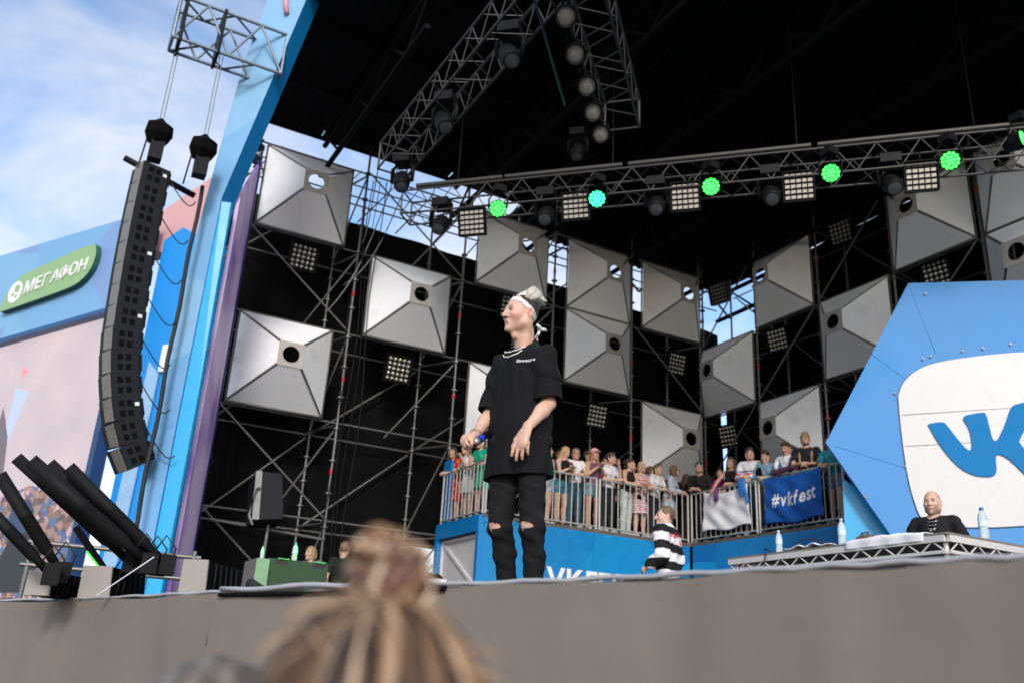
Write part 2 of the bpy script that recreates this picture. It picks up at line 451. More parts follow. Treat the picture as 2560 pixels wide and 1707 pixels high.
for i, x in enumerate(SXB):
    rosette_standard((x, 18.02, 0), 10.2 if x < 9 else 11.0, scL)
    rosettes(x, 18.02, 0.7, 9.0, scL, 0.5)
for z in LZ:
    for a, b in zip(SX[:-1], SX[1:]):
        tube('ledger', (a, 17.1, z), (b, 17.1, z), 0.021, steel, scL)
    for a, b in zip(SXB[:-1], SXB[1:]):
        tube('ledger', (a, 18.05, z - 0.1), (b, 18.05, z - 0.1), 0.019, steel, scL)
    for a, b in zip(SX, SXB): tube('transom', (a, 17.12, z - 0.04), (b, 18.0, z - 0.04), 0.025, steel, scL)
def brace(p, q, parent, r=0.020): tube('brace', p, q, r, steel, parent)
for (i, k) in ((0, 0), (0, 1), (0, 3), (1, 4), (3, 0), (4, 3), (4, 0), (2, 4)):
    brace((SX[i] + 0.05, 17.0, LZ[k + 1] - 0.03), (SX[i + 1] - 0.05, 17.0, LZ[k] + 0.03), scL)
for (i, k) in ((0, 1), (0, 2), (1, 0), (1, 1), (1, 2), (2, 0), (2, 2), (3, 1), (4, 1), (4, 2), (3, 4), (0, 4)):
    brace((SXB[i] + 0.05, 18.12, LZ[k] - 0.05), (SXB[i + 1] - 0.05, 18.12, LZ[k + 1] - 0.15), scL)
for i in (1, 2, 3):
    for k in (0, 1, 2, 3, 4): brace((SX[i], 17.15, LZ[k + 1] - 0.1), (SXB[i] if (i + k) % 2 else SXB[i - 1] * 0.3 + SXB[i] * 0.7, 17.98, LZ[k] + 0.1), scL, 0.02)
# cables hanging in the left bank
for k, (x, r) in enumerate(((5.32, 0.012), (5.42, 0.009), (5.55, 0.012), (5.12, 0.012))):
    m = MB(); m.path([(x + 0.05 * math.sin(z * 1.3 + k), 16.95 - 0.05 * k, z) for z in np.linspace(0.1, 9.8, 30)], r, 5); m.build('hanging_cable', black_m, scL)
for k, (a, b) in enumerate((((5.7, 16.2, 10.4), (4.6, 16.8, 6.4)), ((6.0, 16.1, 10.4), (4.9, 16.8, 7.1)), ((5.3, 16.6, 10.4), (5.2, 16.9, 8.2)))):
    m = MB(); a, b = Vector(a), Vector(b); m.path([a.lerp(b, t) + Vector((0, 0, -0.7 * math.sin(math.pi * t))) for t in np.linspace(0, 1, 16)], 0.013, 5); m.build('hanging_cable', steel, scL)
# sky-lit lattice above the cloth (left bank top)
for i in range(8):
    x = 2.6 + i * 0.95
    brace((x, 18.2, 9.35), (x + 0.9, 18.2, 10.7), scL, 0.018)
for z in (9.75, 10.25): tube('ledger', (2.4, 18.15, z), (16.2, 18.15, z), 0.02, steel, scL)

SY = [17.45, 15.45, 13.42, 11.38, 9.34, 7.28, 5.2]
for i, y in enumerate(SY):
    rosette_standard((15.08, y, 0), 10.5, scR); rosettes(15.08, y, 3.4, 10.3, scR, 0.65)
    rosette_standard((16.2, y + 0.1, 0), 10.5, scR)
    for z in (5.0, 6.9, 8.9): tape(15.08, y, z + 0.15 * (i % 3), scR)
for z in LZ[1:]:
    for a, b in zip(SY[:-1], SY[1:]):
        tube('ledger', (15.1, a, z), (15.1, b, z), 0.021, steel, scR)
        tube('ledger', (16.22, a, z - 0.1), (16.22, b, z - 0.1), 0.019, steel, scR)
    for y in SY: tube('transom', (15.1, y, z - 0.05), (16.2, y + 0.1, z - 0.05), 0.024, steel, scR)
for (i, k) in ((0, 2), (1, 3), (2, 4), (1, 2), (3, 3), (4, 3), (0, 4), (3, 4), (2, 2), (0, 1), (1, 1)):
    brace((15.0, SY[i] - 0.05, LZ[k] + 0.03), (15.0, SY[i + 1] + 0.05, LZ[k + 1] - 0.03), scR)
for (i, k) in ((0, 2), (0, 3), (1, 3), (1, 2), (2, 4), (0, 4), (3, 3), (1, 4), (2, 2)):
    brace((16.3, SY[i] - 0.05, LZ[k + 1] - 0.1), (16.3, SY[i + 1] + 0.1, LZ[k]), scR)

# ---------------------------------------------------------------- pyramid panels
def pyramid_proto():
    t = thing('pyramid_panel', 'proto', 'panel', (0, 0, 0), 0, 'white pyramid panels on the scaffolds')
    W, H, D, a = 0.945, 0.925, 0.70, 0.24
    base = [(-W, 0, -H), (W, 0, -H), (W, 0, H), (-W, 0, H)]
    apex = [(-a, -D, -a), (a, -D, -a), (a, -D, a), (-a, -D, a)]
    for i in range(4):
        q = [Vector(base[i]), Vector(base[(i + 1) % 4]), Vector(apex[(i + 1) % 4]), Vector(apex[i])]
        c = sum(q, Vector()) / 4
        nrm = (q[1] - q[0]).cross(q[3] - q[0]).normalized()
        if nrm.y > 0: nrm = -nrm
        ed = (q[1] - q[0]).normalized(); up = (q[3] + q[2] - q[0] - q[1]).normalized()
        ins = [q[0] + ed * 0.055 + up * 0.03, q[1] - ed * 0.055 + up * 0.03, q[2] - ed * 0.035 - up * 0.01, q[3] + ed * 0.035 - up * 0.01]
        m = MB(); m.prism([p - nrm * 0.012 for p in ins], nrm * 0.016); m.build('side_panel', panel_white, t, True)
        m = MB(); a0, a1 = q[0], q[3]
        m.prism([a0 + ed * 0.05 - nrm * 0.018, a1 + ed * 0.03 - nrm * 0.018, a1 - nrm * 0.018, a0 - nrm * 0.018], nrm * 0.016); m.build('corner_strip', panel_trim, t, True)
        m = MB(); m.prism([q[1] - ed * 0.05 - nrm * 0.0185, q[2] - ed * 0.03 - nrm * 0.0185, q[2] - nrm * 0.0185, q[1] - nrm * 0.0185], nrm * 0.016); m.build('corner_strip', panel_trim, t, True)
        m = MB(); m.tube(q[0], q[1], 0.022, 6); m.build('base_rail', panel_trim, t, True)
    # plate with a round hole
    n = 24; m = MB(); rr = 0.165; vs = []; fs = []
    for side, y in ((0, -D - 0.012), (1, -D + 0.012)):
        for i in range(n):
            an = 2 * math.pi * i / n + math.pi / 4
            cx, cz = math.cos(an), math.sin(an); sc = (a + 0.004) / max(abs(cx), abs(cz))
            vs += [(cx * sc, y, cz * sc), (cx * rr, y, cz * rr)]
    for i in range(n):
        j = (i + 1) % n
        o0, i0, o1, i1 = 2 * i, 2 * i + 1, 2 * j, 2 * j + 1
        b = 2 * n
        fs += [(o0, o1, i1, i0), (b + o0, b + i0, b + i1, b + o1), (i0, i1, b + i1, b + i0), (o0, b + o0, b + o1, o1)]
    m.poly(vs, fs); m.build('hole_plate', panel_plate, t, True)
    return t
pyr = pyramid_proto()
RZ = [4.29, 6.19, 8.06]
def place_pyr(first, loc, rz, label):
    o = pyr if first else copy_tree(pyr)
    o.matrix_world = Matrix.Translation(Vector(loc)) @ Matrix.Rotation(rz, 4, 'Z'); o['label'] = label
pl = [
    (2.97, 2, 'white pyramid panel at the top left under the open eave, sky in its round hole'),
    (2.97, 0, 'large white pyramid panel low on the left, dark round hole, beside the violet wing'),
    (5.50, 1, 'white pyramid panel level with the singer head, between him and the leftmost panels'),
    (8.00, 2, 'white pyramid panel right above the singer head, sky in its hole'),
    (8.00, 0, 'white pyramid panel half hidden behind the singer chest and arm'),
    (10.45, 2, 'top row pyramid panel next right from the one above the singer'),
    (10.45, 1, 'pyramid panel directly right of the singer shoulder, under a top row panel'),
    (12.70, 2, 'top row pyramid panel nearest the bright sky gap in the corner'),
    (12.70, 0, 'pyramid panel just above the crowd in the middle of the balcony'),
]
for i, (x, r, lab) in enumerate(pl): place_pyr(i == 0, (x + 0.945, 17.0, RZ[r] + 0.93), 0, lab)
pr = [
    (15.50, 1, 'left pointing pyramid panel in the corner, below the sky gap'),
    (13.50, 2, 'right bank pyramid panel whose hole shows sky, beside the corner gap'),
    (13.50, 0, 'right bank pyramid panel behind the two men at the flag'),
    (11.45, 1, 'right bank pyramid panel touching the slanted edge of the blue logo board'),
    (9.40, 2, 'right bank pyramid panel above the logo board, under the truss'),
    (7.34, 2, 'topmost right pyramid panel cut by the picture edge, beside the truss'),
    (7.34, 1, 'lower pyramid panel cut by the right picture edge, just over the logo board'),
]
for (y, r, lab) in pr: place_pyr(False, (15.0, y + 0.945, RZ[r] + 0.93), -math.pi / 2, lab)

# ---------------------------------------------------------------- balcony
bal = thing('balcony', 'blue printed spectator balcony along both banks', 'balcony', (10, 15, 0))
DZ = 2.50
def wall_panels(p, q, z0, z1, n, mats_, nr, name='wall_panel'):
    p, q = Vector(p), Vector(q)
    for i in range(n):
        a, b = p.lerp(q, i / n), p.lerp(q, (i + 1) / n)
        g = (b - a).normalized() * 0.003
        m = MB(); m.prism([(a + g) + Vector((0, 0, z0)), (b - g) + Vector((0, 0, z0)), (b - g) + Vector((0, 0, z1)), (a + g) + Vector((0, 0, z1))], Vector(nr) * 0.04)
        m.build(name, mats_, bal)
wall_panels((7.57, 14.96, 0), (12.44, 14.96, 0), 0.0, 2.44, 4, blue_print, (0, 1, 0))
wall_panels((12.46, 14.9, 0), (12.46, 10.75, 0), 0.0, 2.44, 3, blue_print, (1, 0, 0))
m = MB(); m.prism([(7.56, 14.97, 2.44), (12.48, 14.97, 2.44), (12.48, 10.8, 2.44), (14.95, 10.8, 2.44), (14.95, 16.95, 2.44), (7.56, 16.95, 2.44)], (0, 0, 0.07)); m.build('deck', mat('deck_ply', (0.10, 0.085, 0.07), 0.7, var=0.25), bal)
# left end: blue frame with a pale panel door
for (y, w) in ((14.99, 0.10), (16.82, 0.12)): slab('frame_post', (7.53, y + 0.03, 1.2), (0.10, w, 2.4), blue_frame, bal)
slab('frame_beam', (7.53, 15.93, 2.34), (0.11, 1.9, 0.30), blue_frame, bal)
slab('pale_panel', (7.62, 15.92, 1.08), (0.03, 1.68, 2.1), mat('pale_panel_paint', (0.62, 0.60, 0.60), 0.4, var=0.06), bal)
for (a, b) in (((7.585, 16.70, 2.10), (7.585, 15.12, 1.15)), ((7.58, 16.74, 0.05), (7.58, 16.74, 2.14)), ((7.58, 15.1, 2.13), (7.58, 16.7, 2.13))):
    m = MB(); d = Vector(b) - Vector(a); m.box((Vector(a) + Vector(b)) / 2, (0.03, 0.06, d.length), d.to_track_quat('Z', 'Y').to_matrix()); m.build('door_bar', mat('door_bar_paint', (0.7, 0.68, 0.66), 0.4), bal)
slab('end_screen', (7.66, 16.9, 3.0), (0.06, 0.34, 1.7), blue_frame, bal)
m = MB(); m.prism([EA(0.98, 15.32, 0), EA(1.75, 15.32, 0), EA(1.75, 15.32, 2.4), EA(1.05, 15.32, 3.0)], EA(0, 0.05, 0)); m.build('cyan_return', cyan_paint, bal)

def text_mesh(s, size, extrude=0.0, bold=0.0, align='LEFT', shear=0.0, spacing=1.0):
    c = bpy.data.curves.new('txt', 'FONT'); c.body = s; c.size = size; c.extrude = extrude; c.offset = bold
    c.align_x = align; c.shear = shear; c.space_character = spacing; c.resolution_u = 4
    o = bpy.data.objects.new('txt', c); COL.objects.link(o)
    dg = bpy.context.evaluated_depsgraph_get()
    me = bpy.data.meshes.new_from_object(o.evaluated_get(dg))
    bpy.data.objects.remove(o); bpy.data.curves.remove(c)
    return me
def letters(s, size, mat_, parent, M4, extrude=0.004, bold=0.0, shear=0.0, spacing=1.0, name='letter', kern=None):
    """each character its own mesh, laid left to right from the frame M4 (x right, y up)"""
    x = 0.0
    for ch in s:
        if ch == ' ': x += size * 0.35; continue
        me = text_mesh(ch, size, extrude, bold, 'LEFT', shear)
        vx = [v.co.x for v in me.vertices]
        if not vx: continue
        me.transform(Matrix.Translation((x - min(vx), 0, 0)))
        me.materials.clear(); me.materials.append(mat_)
        x += (max(vx) - min(vx)) + size * 0.07 * spacing
        add(name, me, None, parent, False, M4)
    return x
white_letter = mat('white_letter', (0.78, 0.77, 0.76), 0.5, var=0.04)
F_front = Matrix(((1, 0, 0, 0), (0, 0, -1, 0), (0, 1, 0, 0), (0, 0, 0, 1)))      # text x->X, y->Z, faces -Y
letters('VKFEST', 0.62, white_letter, bal, Matrix.Translation((8.95, 14.93, 1.25)) @ F_front, 0.012, 0.012)

def railing(label, p, q, posts):
    p, q = Vector(p), Vector(q); d = (q - p); L = d.length; u = d / L
    t = thing('railing', label, 'railing', p, 0, 'steel barriers along the balcony edge')
    tube('top_rail', p + Vector((0, 0, 1.03)), q + Vector((0, 0, 1.03)), 0.021, rail_m, t)
    tube('bottom_rail', p + Vector((0, 0, 0.07)), q + Vector((0, 0, 0.07)), 0.018, rail_m, t)
    n = int(L / 0.145)
    for i in range(n + 1):
        c = p + u * (L * i / n)
        end = i in (0, n)
        tube('post' if end else 'bar', c + Vector((0, 0, 0.02 if end else 0.08)), c + Vector((0, 0, 1.02)), 0.022 if end else 0.0105, rail_m, t)
    return t
railing('short steel railing on the left end of the balcony, red shirt spectator behind it', (7.56, 15.02, DZ), (7.56, 16.86, DZ), 0)
railing('steel railing panel from the singer to the pillar joint, phone girls behind it', (7.6, 14.98, DZ), (10.08, 14.98, DZ), 0)
railing('steel railing panel ending in the balcony corner, striped dress girl behind it', (10.16, 14.98, DZ), (12.42, 14.98, DZ), 0)
railing('steel railing panel from the corner, white banner hanging on it', (12.48, 14.93, DZ), (12.48, 13.0, DZ), 0)
railing('steel railing panel under the blue flag, ending at the logo board', (12.48, 12.92, DZ), (12.48, 10.86, DZ), 0)

# ---------------------------------------------------------------- logo board
hexb = thing('logo_board', 'huge blue hexagon board with a white rounded logo plate', 'board', EA(3.45, 15.1, 0))
hex_m = mat('logo_blue', (0.09, 0.27, 0.58), 0.65, spec=0.2, var=0.06, scale=0.8, stain=((0.008, 0.24, 0.53), 0.35))
hx = [(0.82, 3.51), (2.31, 6.22), (4.75, 6.12), (6.1, 3.5), (4.75, 0.7), (2.45, 0.68)]
m = MB(); m.prism([EA(e, 15.0, z) for e, z in hx], EA(0, 0.16, 0)); m.build('board', hex_m, hexb)
white_plate = mat('logo_white', (0.56, 0.555, 0.55), 0.4, var=0.04)
wp = [(1.97, 4.25), (1.96, 3.65), (1.99, 2.88), (2.06, 2.48), (2.12, 2.28), (2.26, 2.18), (2.95, 2.15), (3.55, 2.19), (4.4, 2.26), (4.7, 2.4), (4.78, 2.7), (4.82, 3.5), (4.8, 4.3), (4.72, 4.7), (4.45, 4.88), (3.9, 4.91), (3.36, 4.89), (2.59, 4.80), (2.28, 4.68), (2.06, 4.48)]
wp = smooth_line(wp + [wp[0]], 2)[:-1]
m = MB(); m.prism([EA(e, 14.97, z) for e, z in wp], EA(0, 0.026, 0)); m.build('white_plate', white_plate, hexb)
m = MB(); m.path([EA(e, 14.985, z) for e, z in wp] + [EA(wp[0][0], 14.985, wp[0][1])], 0.009, 5); m.build('plate_gap', mat('gap_dark', (0.05, 0.05, 0.05), 0.8), hexb)
for za, zb in ((3.42, 3.55), (3.93, 4.06)):
    m = MB(); m.tube(EA(2.0, 14.966, za), EA(4.8, 14.966, zb), 0.006, 5); m.build('seam', mat('seam_grey', (0.52, 0.5, 0.48), 0.6), hexb)
vk = [(2.36, 3.76), (2.40, 3.78), (2.58, 3.80), (2.63, 3.75), (2.78, 3.48), (2.87, 3.35), (2.92, 3.33), (2.95, 3.39), (2.955, 3.58), (2.93, 3.72), (2.87, 3.84), (2.90, 3.89), (2.98, 3.91), (3.17, 3.94), (3.21, 3.91),
      (3.235, 3.65), (3.25, 3.50), (3.29, 3.47), (3.35, 3.54), (3.46, 3.75), (3.55, 3.97), (3.60, 4.04), (3.68, 4.06), (3.90, 4.11), (3.97, 4.07), (3.90, 3.90), (3.72, 3.65), (3.62, 3.49), (3.61, 3.45), (3.68, 3.33), (3.90, 3.06), (4.0, 2.92), (3.93, 2.86), (3.72, 2.86), (3.64, 2.93),
      (3.47, 3.16), (3.35, 3.26), (3.28, 3.27), (3.255, 3.2), (3.25, 3.0), (3.20, 2.93), (3.08, 2.92), (2.94, 2.94), (2.76, 3.04), (2.60, 3.24), (2.46, 3.50)]
vk = smooth_line(vk + [vk[0]], 1)[:-1]
m = MB(); m.prism([EA(e, 14.945, z) for e, z in vk], EA(0, 0.022, 0)); m.build('logo_mark', mat('logo_mark_blue', (0.010, 0.17, 0.42), 0.7, spec=0.15, var=0.04), hexb)
for e, z in ((2.55, 6.0), (1.93, 4.3), (1.97, 3.1), (2.4, 4.86), (2.52, 4.9), (3.0, 4.97), (3.3, 5.0), (3.7, 5.05), (1.35, 2.62), (2.2, 2.0), (2.25, 1.9), (3.3, 1.85), (1.55, 1.6)):
    m = MB(); m.tube(EA(e, 14.97, z), EA(e, 15.0, z), 0.018, 8); m.build('bolt', steel, hexb)
m = MB(); m.tube(EA(2.22, 14.997, 2.0), EA(1.55, 14.997, 1.62), 0.006, 5); m.build('board_seam', mat('gap_dark', (0.05, 0.05, 0.05), 0.8), hexb)
m = MB(); m.tube(EA(3.3, 14.997, 1.85), EA(3.45, 14.997, 1.2), 0.006, 5); m.build('board_seam', mat('gap_dark', (0.05, 0.05, 0.05), 0.8), hexb)
for (a, b) in (((0.95, 3.45), (2.05, 3.05)), ((1.62, 5.0), (2.1, 4.55)), ((2.31, 6.2), (2.6, 4.95)), ((4.2, 6.1), (4.1, 4.98))):
    m = MB(); m.tube(EA(a[0], 14.998, a[1]), EA(b[0], 14.998, b[1]), 0.004, 5); m.build('board_seam', mat('seam_blue', (0.07, 0.24, 0.52), 0.7), hexb)
for e in (2.8, 4.4): tube('prop_leg', EA(e, 15.3, 0), EA(e, 15.3, 3), 0.05, black_m, hexb)
# ================================================================== trusses and lamps
def box_truss(name, label, p, q, w, h, seg, m_=alu, r=0.019, rb=0.0095, group=None):
    p, q = Vector(p), Vector(q); d = q - p; L = d.length; u = d / L
    side = Vector((-u.y, u.x, 0)).normalized(); up = Vector((0, 0, 1))
    t = thing(name, label, 'truss', p, 0, group)
    cs = [side * (w / 2), side * (-w / 2), side * (-w / 2) + up * h, side * (w / 2) + up * h]
    for c in cs: tube('chord', p + c, q + c, r, m_, t, n=8)
    n = int(L / seg)
    for i in range(n):
        a, b = p + u * (L * i / n), p + u * (L * (i + 1) / n); mid = (a + b) / 2
        for f, (c0, c1) in enumerate(((0, 1), (1, 2), (2, 3), (3, 0))):
            tube('web', a + cs[c0], mid + cs[c1], rb, m_, t, n=6)
            tube('web', mid + cs[c1], b + cs[c0], rb, m_, t, n=6) if f in (1, 3) or i % 2 == 0 else None
    for e in (p, q):
        for c0, c1 in ((0, 1), (1, 2), (2, 3), (3, 0)): tube('end_bar', e + cs[c0], e + cs[c1], r * 0.9, m_, t, n=6)
    return t
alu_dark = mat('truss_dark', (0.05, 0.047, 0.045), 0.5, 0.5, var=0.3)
tf = box_truss('lighting_truss', 'long lighting truss across the stage with green lamps hung under it', EA(-6.15, 13.15, 7.26), EA(6.5, 13.15, 7.26), 0.44, 0.46, 0.62, alu)
for k, (a, b) in enumerate(((-5.9, -4.3), (-4.25, -2.2), (-2.1, 0.8), (0.9, 4.5))):
    tube('top_pipe', EA(a, 12.95, 7.80), EA(b, 12.95, 7.80), 0.045, alu, tf)
box_truss('lighting_truss', 'pale truss running diagonally up to the top centre, dark lamps on it', (4.25, 3.5, 7.45), (4.25, 12.6, 7.45), 0.50, 0.50, 0.55, alu)
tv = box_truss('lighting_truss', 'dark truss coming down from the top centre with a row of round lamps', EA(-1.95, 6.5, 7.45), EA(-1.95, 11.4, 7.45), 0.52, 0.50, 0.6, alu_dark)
m = MB(); m.tube(EA(-2.42, 6.6, 7.35), EA(-2.62, 10.5, 7.35), 0.018, 8); m.build('blue_diagonal_bar', mat('blue_bar', (0.02, 0.04, 0.10), 0.4), tv)  # thin diagonal bar in dark navy
for e in (-5.2, -2.4, 0.6, 3.2): tube('hang_wire', EA(e, 13.15, 7.9), EA(e, 13.15, 10.5), 0.010, black_m, tf, n=5)
for y in (6.0, 11.4): tube('hang_wire', (4.25, y, 7.9), (4.25, y, 10.5), 0.010, black_m, None, n=5) if False else None

lens_m = mat('lamp_reflector', (0.62, 0.57, 0.50), 0.25, 0.3, var=0.15, scale=30)
lens_dim = mat('lamp_reflector_dim', (0.62, 0.60, 0.52), 0.2, 0.5, var=0.3, scale=30)
def blinder_proto(round_):
    t = thing('lamp_matrix', 'proto', 'lamp', (0, 0, 0), 0, 'square lamp matrices')
    m = MB(); s = 0.255
    m.box((0, 0.07, 0), (2 * s, 0.10, 2 * s)); m.build('housing', black_m, t, True)
    for (c, sz) in (((0, -0.01, s), (2 * s, 0.06, 0.016)), ((0, -0.01, -s), (2 * s, 0.06, 0.016)), ((s, -0.01, 0), (0.016, 0.06, 2 * s)), ((-s, -0.01, 0), (0.016, 0.06, 2 * s))):
        slab('frame_edge', c, sz, black_m, t, True)
    m = MB()
    if round_:
        m.lathe([(0.0, -0.022), (0.016, -0.020), (0.028, -0.010), (0.034, 0.004), (0.036, 0.02)], 10, Matrix.Rotation(R(90), 4, 'X') @ Matrix.Scale(-1, 4, (0, 0, 1)))
    else:
        m.prism([(-0.036, 0.015, -0.027), (0.036, 0.015, -0.027), (0.036, 0.015, 0.027), (-0.036, 0.015, 0.027)], (0, -0.02, 0))
    me = m.mesh('lens', lens_dim if round_ else lens_m)
    for i in range(5):
        for j in range(5):
            add('lens', me, None, t, True, Matrix.Translation(((i - 2) * 0.094, 0, (j - 2) * 0.094)))
    m = MB(); m.tube((0, 0.08, s - 0.02), (0, 0.08, s + 0.16), 0.016, 6); m.build('clamp', black_m, t, True)
    return t
bp_sq, bp_rd = blinder_proto(False), blinder_proto(True)
used = set()
def place(proto, key, loc, rot, label, sc=1.0):
    o = proto if key not in used else copy_tree(proto); used.add(key)
    o.matrix_world = Matrix.Translation(Vector(loc)) @ rot @ Matrix.Diagonal((sc, sc, sc, 1)); o['label'] = label
def rot(z, x=0, y=0): return Matrix.Rotation(R(z), 4, 'Z') @ Matrix.Rotation(R(y), 4, 'Y') @ Matrix.Rotation(R(x), 4, 'X')
# stage-frame facing: local -Y faces the audience when turned by -45 deg
for k, (e, z, lab) in enumerate(((-4.82, 7.0, 'pale square lamp matrix nearest the left end of the lit truss'), (-2.99, 7.13, 'pale square lamp matrix second from the left end of the lit truss'),
        (-1.18, 7.12, 'pale square lamp matrix in the middle of the lit truss'), (0.58, 7.12, 'pale square lamp matrix second from the right on the lit truss'), (2.35, 7.1, 'dim square lamp matrix at the right end of the lit truss'))):
    place(bp_sq, 'sq', EA(e, 13.0, z), rot(-45, 18), lab, 0.92)
for (x, z, lab) in ((4.13, 7.75, 'round lens lamp matrix under the top left pyramid panel'), (6.5, 5.75, 'round lens lamp matrix under the panel left of the singer'),
        (9.15, 7.85, 'round lens lamp matrix half hidden behind the singer hair'), (11.65, 5.65, 'round lens lamp matrix right of the singer elbow'), (14.1, 7.5, 'round lens lamp matrix near the dark corner of the banks')):
    place(bp_rd, 'rd', (x, 17.35, z), rot(0, 14), lab, 1.12)
for (y, z, lab) in ((17.1, 9.72, 'lamp matrix against the bright sky gap'), (15.05, 7.75, 'lamp matrix below the right bank panel with sky in its hole'), (16.9, 5.7, 'lamp matrix above the crowd in the corner'),
        (12.9, 9.78, 'faint lamp matrix high on the right bank under the truss'), (10.6, 7.85, 'faint lamp matrix just above the top edge of the logo board')):
    place(bp_rd, 'rd', (15.35, y, z), rot(-80, 14), lab, 1.12)

green_led = glow('green_led', (0.02, 1.0, 0.04), 5.5)
green_cyan = glow('green_cyan_led', (0.02, 1.0, 0.22), 5.0)
def par_lamp(loc, aim, label, ledm, spot=None):
    t = thing('green_lamp', label, 'lamp', loc, 0, 'green stage lamps under the truss')
    loc = Vector(loc); d = (Vector(aim) - loc).normalized(); Q = d.to_track_quat('Z', 'Y').to_matrix().to_4x4(); Q = Matrix.Translation(loc) @ Q
    m = MB(); m.lathe([(0.0, -0.26), (0.10, -0.25), (0.135, -0.1), (0.14, 0.02), (0.15, 0.03), (0.15, 0.0), (0.0, -0.01)], 18, Q); m.build('housing', black_m, t)
    me = MB().lathe([(0.0, 0.02), (0.016, 0.016), (0.024, 0.004), (0.024, -0.01)], 10).mesh('led', ledm)
    for ring, rr in ((1, 0.0), (6, 0.054), (12, 0.108)):
        for i in range(ring):
            a = 2 * math.pi * i / ring
            add('led', me, None, t, False, Q @ Matrix.Translation((rr * math.cos(a), rr * math.sin(a), 0.0)))
    m = MB(); up = loc + Vector((0, 0, 0.32)); s = Vector((RT2, -RT2, 0))
    m.path([loc + s * 0.16, loc + s * 0.17 + Vector((0, 0, 0.2)), up + s * 0.08, up - s * 0.08, loc - s * 0.17 + Vector((0, 0, 0.2)), loc - s * 0.16], 0.016, 6); m.build('yoke', black_m, t)
    m = MB(); m.box(up + Vector((0, 0, 0.05)), (0.2, 0.2, 0.12)); m.build('base', black_m, t)
    if spot:
        ld = bpy.data.lights.new('green_beam', 'SPOT'); ld.energy = spot[1]; ld.color = (0.03, 1.0, 0.08); ld.spot_size = R(spot[2]); ld.spot_blend = 0.6; ld.shadow_soft_size = 0.14
        lo = bpy.data.objects.new('green_beam', ld); COL.objects.link(lo)
        dd = (Vector(spot[0]) - loc).normalized()
        lo.matrix_world = Matrix.Translation(loc + dd * 0.1) @ (-dd).to_track_quat('Z', 'Y').to_matrix().to_4x4()
CAMV = Vector((0, 0, -0.3))
par = [(-4.33, 7.16, 'green lamp glowing against the sky gap, leftmost on the truss', green_led, ((3.85, 14.8, 0.7), 4200, 21)),
       (-2.61, 7.17, 'turquoise green lamp beside the second lamp matrix', green_cyan, None),
       (-0.76, 7.2, 'small green lamp beside the middle lamp matrix', green_led, ((2.55, 4.5, 1.4), 900, 9)),
       (1.06, 7.24, 'bright green lamp second from the right end of the truss', green_led, ((7.4, 5.0, 0.9), 500, 14)),
       (2.75, 7.26, 'largest looking green lamp at the right, over a pyramid panel', green_led, None)]
for e, z, lab, lm, sp in par:
    par_lamp(EA(e, 12.9, z), CAMV.lerp(EA(-1, 3, 0), 0.55), lab, lm, sp)
par_lamp(EA(3.75, 12.9, 7.5), EA(9.0, 9, 7.6), 'green lamp turned away at the right picture edge', green_led)

def moving_head(loc, aim, label, sc=1.0, group='dark moving head lamps'):
    t = thing('moving_head', label, 'lamp', loc, 0, group)
    loc = Vector(loc); d = (Vector(aim) - loc).normalized(); Q = Matrix.Translation(loc) @ d.to_track_quat('Z', 'Y').to_matrix().to_4x4() @ Matrix.Scale(sc, 4)
    m = MB(); m.lathe([(0.0, -0.24), (0.12, -0.22), (0.15, -0.05), (0.13, 0.16), (0.115, 0.2), (0.105, 0.19), (0.0, 0.185)], 14, Q); m.build('head', black_m, t)
    m = MB(); m.lathe([(0.0, 0.2), (0.06, 0.197), (0.1, 0.19)], 14, Q); m.build('front_lens', mat('lens_glass', (0.06, 0.07, 0.08), 0.08, spec=0.8), t)
    m = MB(); up = loc + Vector((0, 0, 0.36 * sc)); s = Vector((RT2, -RT2, 0)) * sc
    m.box(up + Vector((0, 0, 0.05)), (0.30 * sc, 0.30 * sc, 0.15 * sc), Matrix.Rotation(R(-45), 3, 'Z')); m.build('base', black_m, t)
    for sg in (-1, 1):
        m = MB(); m.path([up + s * 0.1 * sg, up + s * 0.19 * sg - Vector((0, 0, 0.1)), loc + s * 0.18 * sg], 0.035 * sc, 6); m.build('yoke_arm', black_m, t)
mh = [(-5.42, 'dark lamp hanging under the left end of the lit truss, sky behind it'), (-3.51, 'dark lamp between the two leftmost green lamps'), (-1.65, 'dark lamp left of the middle lamp matrix'), (0.16, 'dark lamp between the middle and right matrices'), (1.94, 'dark lamp left of the rightmost matrix')]
for e, lab in mh: moving_head(EA(e, 13.05, 7.02), EA(e + 0.4, 9, 3.0), lab)
for (loc, aim, lab) in (((4.3, 12.2, 7.1), (3.5, 10, 4), 'dark box lamp at the lower end of the diagonal truss, against the sky'), ((4.25, 10.5, 7.25), (4, 8, 4), 'dark lamp halfway along the diagonal truss'), ((4.3, 8.6, 7.2), (4, 6, 4), 'dark lamp near the top of the diagonal truss')):
    moving_head(loc, aim, lab, 0.95)
moving_head(EA(-3.1, 13.5, 8.5), EA(-3, 12, 6), 'dark lamp perched above the lit truss near its left third', 0.9)
